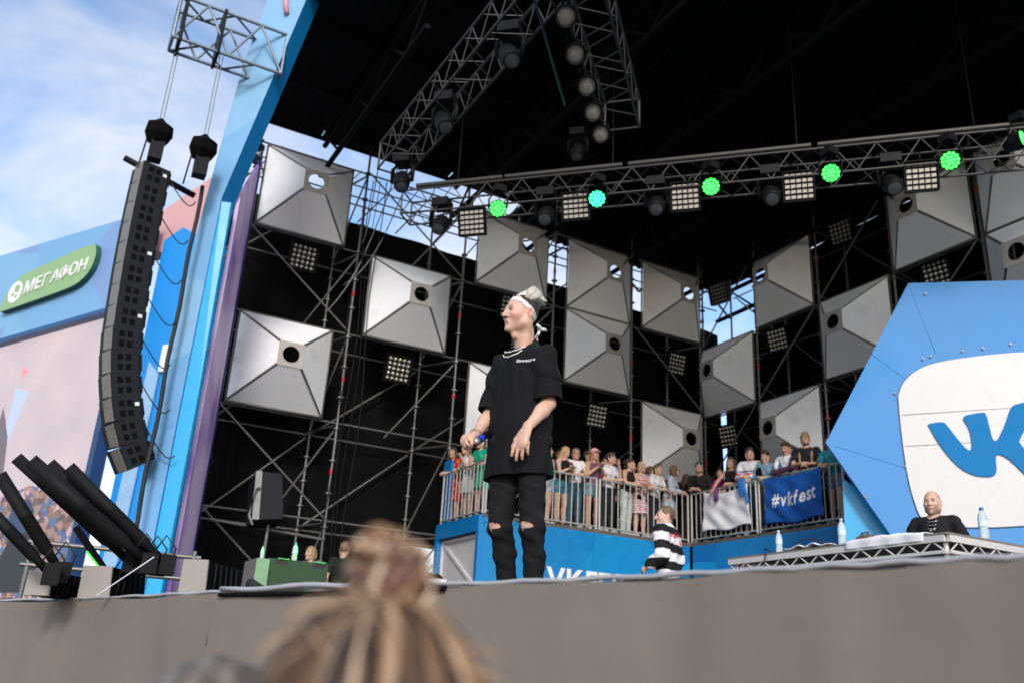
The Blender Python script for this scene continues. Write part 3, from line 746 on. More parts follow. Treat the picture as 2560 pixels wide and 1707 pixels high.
def par_can(loc, label):
    t = thing('par_can', label, 'lamp', loc, 0, 'round lamps on the dark truss')
    loc = Vector(loc); d = (Vector((1.5, 2.0, 0.5)) - loc).normalized(); Q = Matrix.Translation(loc) @ d.to_track_quat('Z', 'Y').to_matrix().to_4x4()
    m = MB(); m.lathe([(0.0, -0.28), (0.09, -0.26), (0.13, -0.1), (0.14, 0.05), (0.13, 0.05), (0.115, -0.02), (0.0, -0.03)], 16, Q); m.build('can', black_m, t)
    m = MB(); m.lathe([(0.0, 0.012), (0.06, 0.005), (0.112, -0.012)], 16, Q); m.build('lens', mat('par_glass', (0.45, 0.43, 0.40), 0.3, 0.3, var=0.35, scale=60), t)
    m = MB(); m.path([loc + Vector((0.15, 0, 0)), loc + Vector((0.12, 0, 0.22)), loc + Vector((-0.12, 0, 0.22)), loc + Vector((-0.15, 0, 0))], 0.014, 5); m.build('yoke', black_m, t)
names = ['topmost round lamp on the dark truss', 'second round lamp from the top on the dark truss', 'third round lamp down the dark truss', 'fourth round lamp down the dark truss', 'lowest round lamp at the end of the dark truss']
for (x, y), lab in zip(((4.51, 7.56), (4.99, 8.09), (5.48, 8.56), (5.88, 9.01), (6.28, 9.4)), names): par_can((x, y, 7.2), lab)

# ================================================================== line array on the left
boom = box_truss('boom_truss', 'short lattice boom sticking out left of the blue arch, holding the speaker chains', (0.55, 13.35, 8.98), (2.3, 13.35, 8.98), 0.42, 0.80, 0.62, mat('boom_steel', (0.20, 0.24, 0.28), 0.45, 0.6), 0.028, 0.020)
for x in (0.66, 1.26): slab('clamp_plate', (x, 13.35, 9.38), (0.05, 0.5, 0.88), black_m, boom)
PAC = EA(-8.93, 10.0, 0)
nf = (EA(-0.5, -0.85, 0)).normalized()           # the array's front
sd = Vector((-nf.y, nf.x, 0))                    # its side, towards the camera
if sd.dot(CAMV - PAC) < 0: sd = -sd
arr = thing('speaker_array', 'curved black hanging column of loudspeaker boxes in front of the blue arch', 'speaker', (PAC.x, PAC.y, 1.9))
cab_m = mat('cabinet_black', (0.013, 0.014, 0.017), 0.6, var=0.2, scale=8, spec=0.18)
grille_m = mat('grille_brown', (0.22, 0.205, 0.18), 0.5, 0.3, var=0.35, scale=30)
def cab(c, ang, h, w=0.48, dpt=0.42):
    """c: centre of the side plate's mid line; ang: downward tilt of the front"""
    f = nf * math.cos(ang) - Vector((0, 0, math.sin(ang))); u = Vector((0, 0, math.cos(ang))) + nf * math.sin(ang)
    P = lambda a, b, s_: c + f * a + u * b + sd * s_
    o = MB(); hh = h / 2 * 0.995; rr = 0.94
    o.prism([P(dpt / 2, -hh, 0), P(dpt / 2, hh, 0), P(-dpt / 2, hh * rr, 0), P(-dpt / 2, -hh * rr, 0)], -sd * w)
    ob = o.build('cabinet', cab_m, arr)
    def sub(name, pts, d_, m_):
        q = MB(); q.prism(pts, d_); x = q.build(name, m_, None); x.parent = ob; x.matrix_parent_inverse = Matrix.Identity(4); return x
    for a in (-0.03, 0.085):
        for b in (-0.072, 0.072):
            sub('vent', [P(a - 0.036, b - 0.042, 0.003), P(a + 0.036, b - 0.042, 0.003), P(a + 0.036, b + 0.042, 0.003), P(a - 0.036, b + 0.042, 0.003)], sd * 0.004, black_soft)
    sub('grille', [P(dpt / 2 + 0.004, -hh * 0.97, -0.01), P(dpt / 2 + 0.004, hh * 0.97, -0.01), P(dpt / 2 + 0.03, hh * 0.9, -w * 0.5), P(dpt / 2 + 0.03, -hh * 0.9, -w * 0.5)], f * 0.008, grille_m)
    sub('rigging_plate', [P(-dpt / 2 - 0.012, -hh * 0.7, 0.004), P(-dpt / 2 + 0.035, -hh * 0.7, 0.004), P(-dpt / 2 + 0.035, hh * 0.7, 0.004), P(-dpt / 2 - 0.012, hh * 0.7, 0.004)], sd * 0.008, black_m)
    return P
z = 6.62; back = 0.0; ang = 0.0; tags = mat('white_tag', (0.75, 0.75, 0.75), 0.5)
for i in range(14):
    h = 0.345
    P = cab(PAC + Vector((0, 0, z)) - nf * back, ang, h)
    if i in (0, 4, 7, 11):
        q = MB(); q.prism([P(-0.16, 0.02, 0.006), P(-0.10, 0.02, 0.006), P(-0.10, 0.07, 0.006), P(-0.16, 0.07, 0.006)], sd * 0.003); q.build('tag', tags, arr)
    if i % 2 == 0:
        q = MB(); a = P(-0.22, 0.05, -0.05); b = PAC + Vector((0, 0, z - 0.25)) - nf * (back + 0.62) + sd * 0.15
        q.path([a.lerp(b, t) - nf * (0.1 * math.sin(math.pi * t)) + Vector((0, 0, -0.2 * math.sin(math.pi * t))) for t in np.linspace(0, 1, 10)], 0.010, 5); q.build('signal_cable', rubber, arr)
    z -= h * math.cos(ang) * 0.965; back += h * math.sin(ang)
    ang += R(0.6 if i < 7 else 3.6 if i < 11 else 7.0)
m = MB(); m.box(PAC + Vector((0, 0, 6.86)), (0.1, 0.1, 0.06)); 
m = MB(); a = PAC - sd * 0.3 + nf * 0.42 + Vector((0, 0, 6.86)); b = PAC - sd * 0.3 - nf * 0.75 + Vector((0, 0, 6.70)); m.tube(a, b, 0.05, 8); m.build('fly_bar', black_m, arr)
m = MB(); a = PAC - nf * 0.70 + sd * 0.1
m.path([a + Vector((0.012 * math.sin(k * 1.1), 0, zz)) for k, zz in enumerate(np.linspace(6.7, 0.0, 24))], 0.034, 6); m.build('cable_bundle', rubber, arr)
for (lab, top, mid) in (('black chain hoist bag above the speaker array, left of two', EA(-9.06, 10.0, 9.0), EA(-9.06, 10.0, 7.33)), ('black chain hoist bag nearer the blue arch, right of two', EA(-8.42, 10.3, 9.0), EA(-8.42, 10.3, 7.15))):
    t = thing('chain_hoist', lab, 'hoist', mid)
    c = mid
    m = MB(); m.lathe([(0.02, 0.30), (0.10, 0.24), (0.2, 0.20), (0.22, 0.05), (0.17, -0.06), (0.13, -0.12), (0.0, -0.12)], 7, Matrix.Translation(c) @ Matrix.Rotation(0.3, 4, 'X'), smooth=False); m.build('chain_bag', black_soft, t)
    m = MB(); m.box(c + Vector((0.02, 0, -0.25)), (0.2, 0.2, 0.34)); m.build('motor', black_m, t)
    for dx in (-0.02, 0.03): tube('chain', c + Vector((dx, 0, 0.25)), top + Vector((dx, 0, 0)), 0.008, steel, t, n=5)
    tube('hook_rod', c + Vector((-0.14, 0, -0.05)), c + Vector((-0.18, 0.0, -0.62)), 0.015, black_m, t, n=6)

# ================================================================== side screen with sponsor header
SP = Vector((0.897, 18.98, 0)); SROT = R(-59)
scr = thing('side_screen', 'big video screen left of the stage under a blue header', 'screen', SP, SROT)
hdr_m = facet_mat('header_print', [(0.15, 0.34, 0.58), (0.19, 0.40, 0.62), (0.19, 0.31, 0.57), (0.17, 0.37, 0.61)], 0.33)
m = MB(); m.prism([(-5.6, 0, 6.12 - 0.1), (0.35, 0, 6.42), (0.35, 0, 8.5), (-5.6, 0, 8.5)], (0, 0.3, 0)); m.build('header', hdr_m, scr, True)
slab('header_lip', (-2.6, 0.02, 6.20), (5.9, 0.2, 0.10), mat('lip_navy', (0.01, 0.08, 0.22), 0.4), scr, True, Matrix.Rotation(R(-2.6), 3, 'Y'))
ms = bpy.data.materials.new('screen_picture'); ms.use_nodes = True
n, l = ms.node_tree.nodes, ms.node_tree.links; b = n['Principled BSDF']
b.inputs['Base Color'].default_value = (0.02, 0.02, 0.02, 1); b.inputs['Roughness'].default_value = 0.5
t = n.new('ShaderNodeTexCoord'); s_ = n.new('ShaderNodeSeparateXYZ'); l.new(t.outputs['Object'], s_.inputs[0])
def nm(op, a, b_=None):
    k = n.new('ShaderNodeMath'); k.operation = op
    for i, v in enumerate((a, b_)):
        if v is None: continue
        if isinstance(v, (int, float)): k.inputs[i].default_value = v
        else: l.new(v, k.inputs[i])
    return k.outputs[0]
vor = n.new('ShaderNodeTexVoronoi'); vor.inputs['Scale'].default_value = 8.0; l.new(t.outputs['Object'], vor.inputs['Vector'])
sc_ = n.new('ShaderNodeSeparateColor'); l.new(vor.outputs['Color'], sc_.inputs[0])
cr_ = n.new('ShaderNodeValToRGB'); cr_.color_ramp.interpolation = 'CONSTANT'; el = cr_.color_ramp.elements
cs_ = [(0.30, 0.16, 0.13), (0.20, 0.11, 0.10), (0.45, 0.26, 0.22), (0.13, 0.09, 0.10), (0.38, 0.24, 0.20), (0.10, 0.16, 0.34), (0.60, 0.48, 0.52)]
while len(el) < len(cs_): el.new(0.5)
for i, c in enumerate(cs_): el[i].position = i / len(cs_); el[i].color = (*c, 1)
l.new(sc_.outputs[0], cr_.inputs[0])
ns = n.new('ShaderNodeTexNoise'); ns.inputs['Scale'].default_value = 0.7; ns.inputs['Detail'].default_value = 4; l.new(t.outputs['Object'], ns.inputs['Vector'])
sk = n.new('ShaderNodeValToRGB'); sk.color_ramp.elements[0].position = 0.3; sk.color_ramp.elements[0].color = (0.60, 0.50, 0.56, 1); sk.color_ramp.elements[1].position = 0.7; sk.color_ramp.elements[1].color = (0.74, 0.60, 0.62, 1)
l.new(ns.outputs['Fac'], sk.inputs[0])
n3 = n.new('ShaderNodeTexNoise'); n3.inputs['Scale'].default_value = 6; l.new(t.outputs['Object'], n3.inputs['Vector'])
line = nm('SUBTRACT', nm('ADD', nm('MULTIPLY', s_.outputs[0], 0.15), nm('MULTIPLY', n3.outputs['Fac'], 0.25)), s_.outputs[2])
fac = nm('GREATER_THAN', line, -2.90)
mx = n.new('ShaderNodeMixRGB'); l.new(fac, mx.inputs[0]); l.new(sk.outputs[0], mx.inputs[1]); l.new(cr_.outputs[0], mx.inputs[2])
l.new(mx.outputs[0], b.inputs['Emission Color']); b.inputs['Emission Strength'].default_value = 0.56
m = MB(); m.prism([(-5.6, 0.12, 0.6), (0.12, 0.12, 0.6), (0.12, 0.12, 6.40), (-5.6, 0.12, 6.06)], (0, 0.08, 0)); m.build('video_panel', ms, scr, True)
slab('side_frame', (0.24, 0.1, 3.4), (0.16, 0.25, 6.1), mat('frame_navy', (0.012, 0.05, 0.14), 0.4), scr, True)
m = MB(); m.box((-2.7, 0.4, -0.6), (6.0, 0.3, 2.6)); m.build('base', black_m, scr, True)
# figure and bright triangle shown in the picture: flat parts of the screen image
figm = glow('screen_dark', (0.012, 0.014, 0.02), 1.0, (0.01, 0.01, 0.01))
m = MB(); m.prism([(-2.1, 0.112, 0.7), (-1.0, 0.112, 0.7), (-0.85, 0.112, 1.4), (-1.0, 0.112, 1.9), (-1.25, 0.112, 2.1), (-1.9, 0.112, 1.9), (-2.15, 0.112, 1.4)], (0, 0.006, 0)); m.build('screen_figure', figm, scr, True)
m = MB(); m.prism([(-2.2, 0.11, 2.2), (-1.95, 0.11, 1.75), (-1.5, 0.11, 1.85), (-1.38, 0.11, 2.25), (-1.6, 0.11, 2.5), (-2.0, 0.11, 2.52)], (0, 0.006, 0)); m.build('screen_cap', glow('screen_navy', (0.012, 0.03, 0.08), 1.0), scr, True)
m = MB(); m.prism([(-3.1, 0.11, 5.0), (-2.6, 0.11, 4.85), (-3.1, 0.11, 3.2)], (0, 0.006, 0)); m.build('screen_gleam', glow('screen_blue', (0.35, 0.42, 0.75), 0.9), scr, True)
m = MB(); m.prism([(-3.4, 0.108, 4.6), (-2.95, 0.108, 3.9), (-2.75, 0.108, 3.0), (-3.0, 0.108, 2.2), (-3.4, 0.108, 2.0)], (0, 0.006, 0)); m.build('screen_shade', glow('screen_brown', (0.10, 0.08, 0.09), 1.0), scr, True)
m = MB(); m.prism([(-3.05, 0.106, 5.5), (-2.78, 0.106, 5.35), (-3.0, 0.106, 5.2)], (0, 0.006, 0)); m.build('screen_spark', glow('screen_pink', (0.6, 0.2, 0.25), 1.0), scr, True)

sg = thing('sponsor_sign', 'green slanted sign with white lettering on the blue header', 'sign', SP, SROT)
so = [(-4.12, 6.86), (-4.02, 6.84), (-2.0, 6.98), (-1.35, 7.06), (-1.02, 7.3), (-0.93, 7.65), (-1.02, 7.93), (-1.18, 7.99), (-3.3, 7.72), (-3.75, 7.6), (-4.05, 7.25)]
so = smooth_line(so + [so[0]], 2)[:-1]
m = MB(); m.prism([(x, -0.14, z_) for x, z_ in so], (0, 0.13, 0), 0, 1); m.build('sign_plate', [mat('sign_green', (0.26, 0.42, 0.20), 0.5, var=0.05), mat('sign_side', (0.02, 0.10, 0.06), 0.5)], sg, True)
Ms = Matrix.Translation(SP) @ Matrix.Rotation(SROT, 4, 'Z')
ML = Ms @ Matrix.Translation((-3.30, -0.15, 7.15)) @ Matrix.Rotation(R(-5.5), 4, 'Y') @ F_front
letters('МЕГАФОН', 0.41, white_letter, sg, ML, 0.008, 0.006, 0.15, 1.0)
def disc(c, r, n=20, y=-0.146): return [(c[0] + r * math.cos(2 * math.pi * i / n) * 0.95, y, c[1] + r * math.sin(2 * math.pi * i / n)) for i in range(n)]
m = MB(); m.prism(disc((-3.66, 7.26), 0.27), (0, 0.01, 0)); m.build('emblem', white_letter, sg, True)
for c, r_ in (((-3.60, 7.34), 0.10), ((-3.72, 7.20), 0.05), ((-3.58, 7.14), 0.045)):
    m = MB(); m.prism(disc(c, r_, 14, -0.151), (0, 0.004, 0)); m.build('emblem_dot', MATS['sign_green'], sg, True)
# pink gable and blue slab behind the header
gb = thing('pink_gable', 'pale pink gabled panel peeking over the blue header', 'panel', SP, SROT)
m = MB(); m.prism([(-0.85, 0.6, 8.0), (1.75, 0.6, 7.6), (1.45, 0.6, 9.42), (-0.85, 0.6, 8.62)], (0, 0.4, 0)); m.build('gable_front', mat('pink_paint', (0.62, 0.34, 0.33), 0.5, var=0.05), gb, True)
for x in (-0.6, 1.2): tube('leg', (x, 0.8, GZ), (x, 0.8, 8.0), 0.08, steel, gb, True)
bs = thing('blue_slab', 'plain bright blue wall between the screen and the arch leg', 'wall', SP, SROT)
m = MB(); m.prism([(0.42, 0.45, GZ), (2.3, 0.45, GZ), (2.3, 0.45, 7.45), (0.95, 0.45, 8.2), (0.42, 0.45, 8.0)], (0, 0.3, 0)); m.build('wall_face', mat('slab_blue', (0.008, 0.26, 0.70), 0.4, var=0.04), bs, True)
m = MB(); m.prism([(0.5, 0.4, GZ), (0.95, 0.4, GZ), (1.15, 0.4, 4.9), (0.8, 0.4, 5.2)], (0, 0.03, 0)); m.build('pale_stripe', mat('stripe_pale', (0.30, 0.50, 0.72), 0.4), bs, True)
m = MB(); m.prism([(1.1, 0.39, GZ), (1.5, 0.39, GZ), (1.6, 0.39, 3.0), (1.4, 0.39, 3.0)], (0, 0.03, 0)); m.build('grey_stripe', mat('stripe_grey', (0.42, 0.38, 0.34), 0.5), bs, True)
m = MB(); m.prism([(1.15, 0.38, 4.95), (1.6, 0.38, 4.9), (1.6, 0.38, 5.5), (1.15, 0.38, 5.5)], (0, 0.03, 0)); m.build('white_patch', white_letter, bs, True)
# scaffold tower bits between array and arch
tw = thing('scaffold_mast', 'thin lattice mast behind the speaker array', 'mast', EA(-9.6, 12.6, GZ))
for e in (-9.9, -9.3): tube('mast_leg', EA(e, 12.6, GZ), EA(e, 12.6, 8.4), 0.03, steel, tw)
for k in range(10):
    zz = -0.5 + k * 0.9
    tube('mast_web', EA(-9.9, 12.6, zz), EA(-9.3, 12.6, zz + 0.8), 0.018, steel, tw, n=6)
    tube('mast_web', EA(-9.9, 12.6, zz), EA(-9.3, 12.6, zz), 0.018, steel, tw, n=6)

# ================================================================== things on the stage
# DJ table made of stage deck
tb = thing('dj_table', 'raised silver truss framed deck used as a table for the bald man', 'table', (7.5, 6.3, 0))
TX0, TX1, TY0, TY1, TZ = 6.9, 8.05, 4.96, 7.64, 1.04
slab('table_top', ((TX0 + TX1) / 2, (TY0 + TY1) / 2, TZ - 0.012), (TX1 - TX0 + 0.02, TY1 - TY0 + 0.02, 0.022), mat('deck_board', (0.16, 0.14, 0.12), 0.7), tb)
def lattice_side(p, q, nr):
    p, q = Vector(p), Vector(q); L = (q - p).length; u = (q - p) / L
    mid = (p + q) / 2; ang = math.atan2(u.y, u.x)
    slab('edge_rail', mid + Vector((0, 0, TZ - 0.052)), (L, 0.035, 0.055), alu_bright, tb, False, Matrix.Rotation(ang, 3, 'Z'))
    slab('lower_rail', mid + Vector((0, 0, TZ - 0.165)), (L, 0.035, 0.028), alu_bright, tb, False, Matrix.Rotation(ang, 3, 'Z'))
    n_ = int(L / 0.125); 
    for i in range(n_):
        a, b_ = p + u * (L * (i + 0.1) / n_), p + u * (L * (i + 0.9) / n_)
        za, zb = (TZ - 0.155, TZ - 0.08) if i % 2 == 0 else (TZ - 0.08, TZ - 0.155)
        tube('lattice_bar', a + Vector((0, 0, za)), b_ + Vector((0, 0, zb)), 0.0085, alu_bright, tb, n=6)
lattice_side((TX0, TY0 + 0.02, 0), (TX0, TY1, 0), 0); lattice_side((TX0 + 0.02, TY0, 0), (TX1, TY0, 0), 0); lattice_side((TX1, TY0 + .03, 0), (TX1, TY1, 0), 0); lattice_side((TX0 + .03, TY1, 0), (TX1, TY1, 0), 0)
for x in (TX0 + 0.06, TX1 - 0.06):
    for y in (TY0 + 0.06, TY1 - 0.06): tube('leg', (x, y, 0), (x, y, TZ - 0.03), 0.024, alu_bright, tb)
wat_m = bpy.data.materials.new('bottle_plastic'); wat_m.use_nodes = True
wb_ = wat_m.node_tree.nodes['Principled BSDF']; wb_.inputs['Base Color'].default_value = (0.80, 0.88, 0.92, 1); wb_.inputs['Roughness'].default_value = 0.12
wb_.inputs['Transmission Weight'].default_value = 0.55; wb_.inputs['IOR'].default_value = 1.2
def bottle(loc, label, sc=1.0, cap=(0.05, 0.35, 0.6)):
    t = thing('water_bottle', label, 'bottle', loc, 0, 'plastic water bottles')
    Q = Matrix.Translation(Vector(loc)) @ Matrix.Scale(sc, 4)
    m = MB(); m.lathe([(0.0, 0.0), (0.030, 0.0), (0.034, 0.008), (0.034, 0.06), (0.031, 0.075), (0.034, 0.09), (0.034, 0.155), (0.026, 0.185), (0.013, 0.205), (0.012, 0.215)], 14, Q); m.build('bottle_body', wat_m, t)
    m = MB(); m.lathe([(0.0, 0.234), (0.015, 0.233), (0.015, 0.212), (0.0, 0.212)], 12, Q); m.build('cap', mat('cap_%d' % int(cap[0] * 100), cap, 0.4), t)
    m = MB(); m.lathe([(0.0347, 0.092), (0.0347, 0.135)], 14, Q); m.build('label_band', mat('bottle_label', (0.55, 0.7, 0.8), 0.4), t)
bottle((6.98, 6.97, TZ), 'water bottle standing alone at the left on the table edge', 1.0, (0.4, 0.6, 0.6))
bottle((6.98, 6.14, TZ), 'water bottle beside the bag on the table edge', 1.1, (0.35, 0.6, 0.62))
bottle((7.45, 4.985, TZ), 'blue capped water bottle right of the bald man', 1.2, (0.03, 0.15, 0.4))
towel_m = mat('towel_white', (0.75, 0.73, 0.75), 0.95, var=0.08, bump=0.6, bscale=90, spec=0.1)
def towel(label, cx, cy, lx, ly, drop, seed):
    r_ = random.Random(seed); nx, ny = 22, 30; vs = []
    for i in range(nx + 1):
        for j in range(ny + 1):
            u, v = i / nx - 0.5, j / ny - 0.5
            x, y = cx + u * lx, cy + v * ly
            z = TZ + 0.012 + 0.022 * (1 + math.sin(v * 19 + seed) * math.sin(u * 9 + seed * 2)) * (0.6 + 0.4 * math.cos(v * 5))
            if x < TX0 - 0.022:
                z = TZ + 0.01 - (TX0 - 0.022 - x) * drop; x = TX0 - 0.024 - 0.006 * math.sin(v * 23 + seed)
            vs.append((x, y, z))
    m = MB(); k = ny + 1
    m.poly(vs, [(i * k + j, (i + 1) * k + j, (i + 1) * k + j + 1, i * k + j + 1) for i in range(nx) for j in range(ny)], 0, True)
    o = m.build('towel', towel_m); sm = o.modifiers.new('t', 'SOLIDIFY'); sm.thickness = 0.008
    props(o, label, 'towel', 'white towels on the table')
towel('crumpled white towel left of the middle bottle on the table', 7.05, 6.52, 0.32, 0.62, 0.3, 1)
towel('white towel hanging over the table edge in front of the bald man', 6.98, 5.60, 0.40, 0.85, 0.75, 4)
t = thing('small_bag', 'small brown bag lying on the table behind the towel', 'bag', (7.12, 6.02, TZ))
m = MB(); m.lathe([(0, 0.0), (0.09, 0.0), (0.105, 0.03), (0.09, 0.08), (0.05, 0.1), (0, 0.105)], 12, Matrix.Translation((7.12, 5.98, TZ + 0.002)) @ Matrix.Diagonal((0.7, 1.2, 1, 1))); m.build('bag_body', mat('bag_brown', (0.11, 0.075, 0.05), 0.7, var=0.3), t)
m = MB(); m.path([(7.05, 5.9, TZ + 0.05), (7.1, 5.93, TZ + 0.12), (7.13, 6.03, TZ + 0.125), (7.15, 6.09, TZ + 0.06)], 0.008, 5); m.build('handle', mat('bag_brown', (0.1, 0.07, 0.05)), t)
m = MB(); m.path([(6.99, 7.08, TZ + 0.01), (6.90, 7.10, TZ + 0.05), (6.865, 7.05, TZ - 0.02), (6.862, 7.10, TZ - 0.2), (6.87, 7.14, TZ - 0.5), (6.9, 7.2, 0.02)], 0.007, 5); props(m.build('black_cable', rubber), 'black cable hanging off the left end of the table', 'cable')
m = MB(); m.path([(6.96, 6.75, TZ + 0.03), (6.93, 6.6, TZ + 0.10), (6.95, 6.45, TZ + 0.09), (7.0, 6.3, TZ + 0.03)], 0.006, 5); props(m.build('black_cable', rubber), 'thin black cable looping over the crumpled towel', 'cable')

# confetti cannons
can_m = mat('cannon_black', (0.006, 0.006, 0.007), 0.7, var=0.3, spec=0.2)
can_in = mat('cannon_liner', (0.42, 0.25, 0.16), 0.7)
def cannon(p, q, r_, label):
    p, q = Vector(p), Vector(q); t = thing('confetti_cannon', label, 'cannon', p, 0, 'black confetti cannons')
    Q = Matrix.Translation(p) @ (q - p).to_track_quat('Z', 'Y').to_matrix().to_4x4(); L = (q - p).length
    m = MB(); m.lathe([(0.0, 0.0), (r_ * 0.7, 0.0), (r_ * 0.7, L * 0.16), (r_, L * 0.2), (r_, L * 0.55), (r_ * 1.04, L * 0.555), (r_ * 1.04, L * 0.575), (r_, L * 0.58), (r_, L), (r_ * 0.88, L), (r_ * 0.88, L * 0.7)], 20, Q); m.build('barrel', can_m, t)
    m = MB(); m.lathe([(r_ * 0.87, L * 0.997), (r_ * 0.86, L * 0.6), (0, L * 0.6)], 20, Q); m.build('liner', can_in, t)
    m = MB(); m.box(p - (q - p).normalized() * 0.03, (0.09, 0.09, 0.12)); m.build('foot_block', can_m, t)
    m = MB(); c = p.lerp(q, 0.1); m.path([c, c + Vector((0.05, -0.06, 0.1)), c + Vector((0.12, -0.04, 0.03)), c + Vector((0.1, 0, -0.12))], 0.006, 5); m.build('air_hose', rubber, t)
cannon((0.64, 6.0, 0.24), (-0.075, 5.95, 0.745), 0.036, 'leftmost barrel tip of the four parallel black cannons')
cannon((0.72, 5.85, 0.23), (0.0, 5.75, 0.705), 0.043, 'thick black cannon with a tan lined mouth, second of four')
cannon((0.80, 6.0, 0.24), (0.10, 5.95, 0.735), 0.040, 'black cannon with a bent pin at its mouth, third of four')
cannon((0.83, 5.9, 0.24), (0.205, 5.85, 0.715), 0.038, 'rightmost of the four parallel cannons, mouth apart from the rest')
cannon((0.28, 6.1, 0.16), (-0.14, 6.0, 0.645), 0.038, 'black cannon tube crossing the left picture edge')
cannon((0.22, 5.95, 0.13), (-0.22, 5.9, 0.49), 0.034, 'low black cannon at the far left edge')
cannon((0.60, 6.2, 0.12), (0.33, 6.2, 0.42), 0.022, 'thin short cannon with a bright green stripe')
m = MB(); m.tube((0.55, 6.17, 0.15), (0.42, 6.17, 0.28), 0.006, 6); props(m.build('green_stripe', glow('stripe_glow', (0.05, 0.8, 0.05), 0.8)), 'thin glowing green tube lying along the short cannon', 'light stick')
mon_grey = mat('box_grey', (0.30, 0.275, 0.25), 0.7, var=0.08)
def stage_box(c, size, rz, label, gside):
    t = thing('stage_monitor', label, 'speaker', c, rz, 'low black stage boxes on the edge')
    x, y, z_ = size
    m = MB(); m.prism([(-x / 2 + 0.012, -y / 2, 0), (-x / 2 + 0.012, y / 2, 0), (-x / 2 + 0.012, y / 2, z_), (-x / 2 + 0.012, -y * 0.42, z_)], (x - 0.012, 0, 0)); m.build('cabinet', black_soft, t, True)
    m = MB(); m.prism([(-x / 2, -y / 2, 0), (-x / 2, y / 2, 0), (-x / 2, y / 2, z_ + 0.004), (-x / 2, -y * 0.42, z_ + 0.004)], (0.011, 0, 0)); m.build('end_panel', mon_grey, t, True)
    for k in range(5):
        xx = -x / 2 + 0.06 + k * (x - 0.1) / 5
        m = MB(); m.path([(xx, -y / 2 - 0.004, 0.01), (xx + 0.01, -y / 2 - 0.008, z_ * 0.5), (xx + 0.004, -y / 2 - 0.004, z_ * 0.95)], 0.006, 5); m.build('cloth_fold', black_m, t, True)
stage_box((1.04, 5.39, 0.0), (0.40, 0.16, 0.205), R(50), 'black stage box with a taupe end panel, white strap against it', 0)
stage_box((0.62, 6.25, 0.0), (0.42, 0.2, 0.19), R(55), 'black stage box behind the cannons, narrow grey end', 0)
stage_box((0.30, 6.3, 0.0), (0.36, 0.16, 0.14), R(55), 'black stage box at the left with a grey rounded end', 0)
m = MB(); m.prism([(0.70, 5.43, 0.20), (0.715, 5.43, 0.215), (0.50, 5.72, 0.012), (0.485, 5.72, 0.0)], (0.0, 0.014, 0.006)); props(m.build('white_strap', mat('strap_white', (0.72, 0.70, 0.72), 0.6)), 'white strap running down from the taupe box to the stage edge', 'strap')
m = MB(); m.path([(1.30, 5.25, 0.0), (1.26, 5.2, 0.06), (1.20, 5.15, 0.10), (1.24, 5.08, 0.06), (1.32, 5.0, 0.03), (1.4, 4.95, 0.02)], 0.03, 7, radii=[0.02, 0.035, 0.03, 0.035, 0.03, 0.02]); props(m.build('cable_pile', rubber), 'pile of black cable at the right end of the stage boxes', 'cable')
m = MB(); m.lathe([(0, 0), (0.022, 0), (0.022, 0.03), (0.012, 0.045), (0, 0.045)], 10, Matrix.Translation((1.36, 4.75, 0.0))); props(m.build('red_plug', mat('plug_red', (0.75, 0.06, 0.03), 0.4)), 'small orange red plug at the foot of the cable pile', 'plug')
m = MB(); m.box((1.27, 3.62, 0.012), (0.03, 0.11, 0.02), Matrix.Rotation(R(25), 3, 'Z')); props(m.build('tape_piece', mat('tape_white', (0.7, 0.68, 0.67), 0.6)), 'short piece of white tape on the stage edge left of the hair bun', 'tape')
# guard rail beside cannons
gr = thing('guard_rail', 'grey pipe rail behind the cannons', 'rail', (0.6, 7.6, 0))
for zz in (0.47, 0.30): tube('pipe', (0.1, 7.9, zz), (1.35, 7.6, zz - 0.02), 0.017, steel, gr)
for (x, y) in ((0.15, 7.89), (1.3, 7.61)): tube('post', (x, y, 0), (x, y, 0.5), 0.017, steel, gr)

# side-fill speaker on the scaffold, green riser
sf = thing('side_speaker', 'tilted side fill loudspeaker with pale side and bent handle, on the left scaffold', 'speaker', (3.75, 16.2, 1.95))
Q = Matrix.Translation((3.78, 16.3, 2.42)) @ Matrix.Rotation(R(-6), 4, 'Y') @ Matrix.Rotation(R(-12), 4, 'X')
m = MB(); m.prism([Q @ Vector(p) for p in ((-0.24, -0.25, -0.45), (0.3, -0.25, -0.42), (0.3, -0.25, 0.42), (-0.16, -0.25, 0.45))], Q.to_3x3() @ Vector((0, 0.5, 0))); m.build('cabinet', cab_m, sf)
m = MB(); m.prism([Q @ Vector(p) for p in ((-0.25, -0.27, -0.45), (-0.13, -0.27, -0.45), (-0.06, -0.27, 0.45), (-0.17, -0.27, 0.45))], Q.to_3x3() @ Vector((0, 0.018, 0))); m.build('pale_side', mat('speaker_grey', (0.26, 0.26, 0.25), 0.5), sf)
m = MB(); m.path([Q @ Vector(p) for p in ((-0.12, -0.3, 0.12), (-0.2, -0.34, 0.08), (-0.33, -0.36, -0.42), (-0.26, -0.36, -0.58))], 0.025, 6); m.build('handle', MATS['speaker_grey'], sf)
tube('stand_pole', (3.95, 16.3, 0), (3.95, 16.3, 2.0), 0.03, steel, sf)
tube('cross_bar', (3.0, 16.6, 2.02), (5.1, 16.6, 1.9), 0.03, steel, sf)
ri = thing('riser_box', 'riser box washed in green light at the left back of the stage', 'riser', (3.9, 14.6, 0))
slab('riser_body', (4.05, 14.75, 0.62), (0.95, 0.8, 1.22), mat('riser_paint', (0.015, 0.018, 0.015), 0.6, var=0.15), ri)
slab('riser_side', (3.46, 14.65, 0.60), (0.2, 0.78, 1.2), mat('riser_grey', (0.2, 0.2, 0.19), 0.6), ri)
for x in (3.7, 4.3): tube('handle_bar', (x, 14.33, 1.23), (x + 0.18, 14.33, 1.23), 0.012, steel, ri)
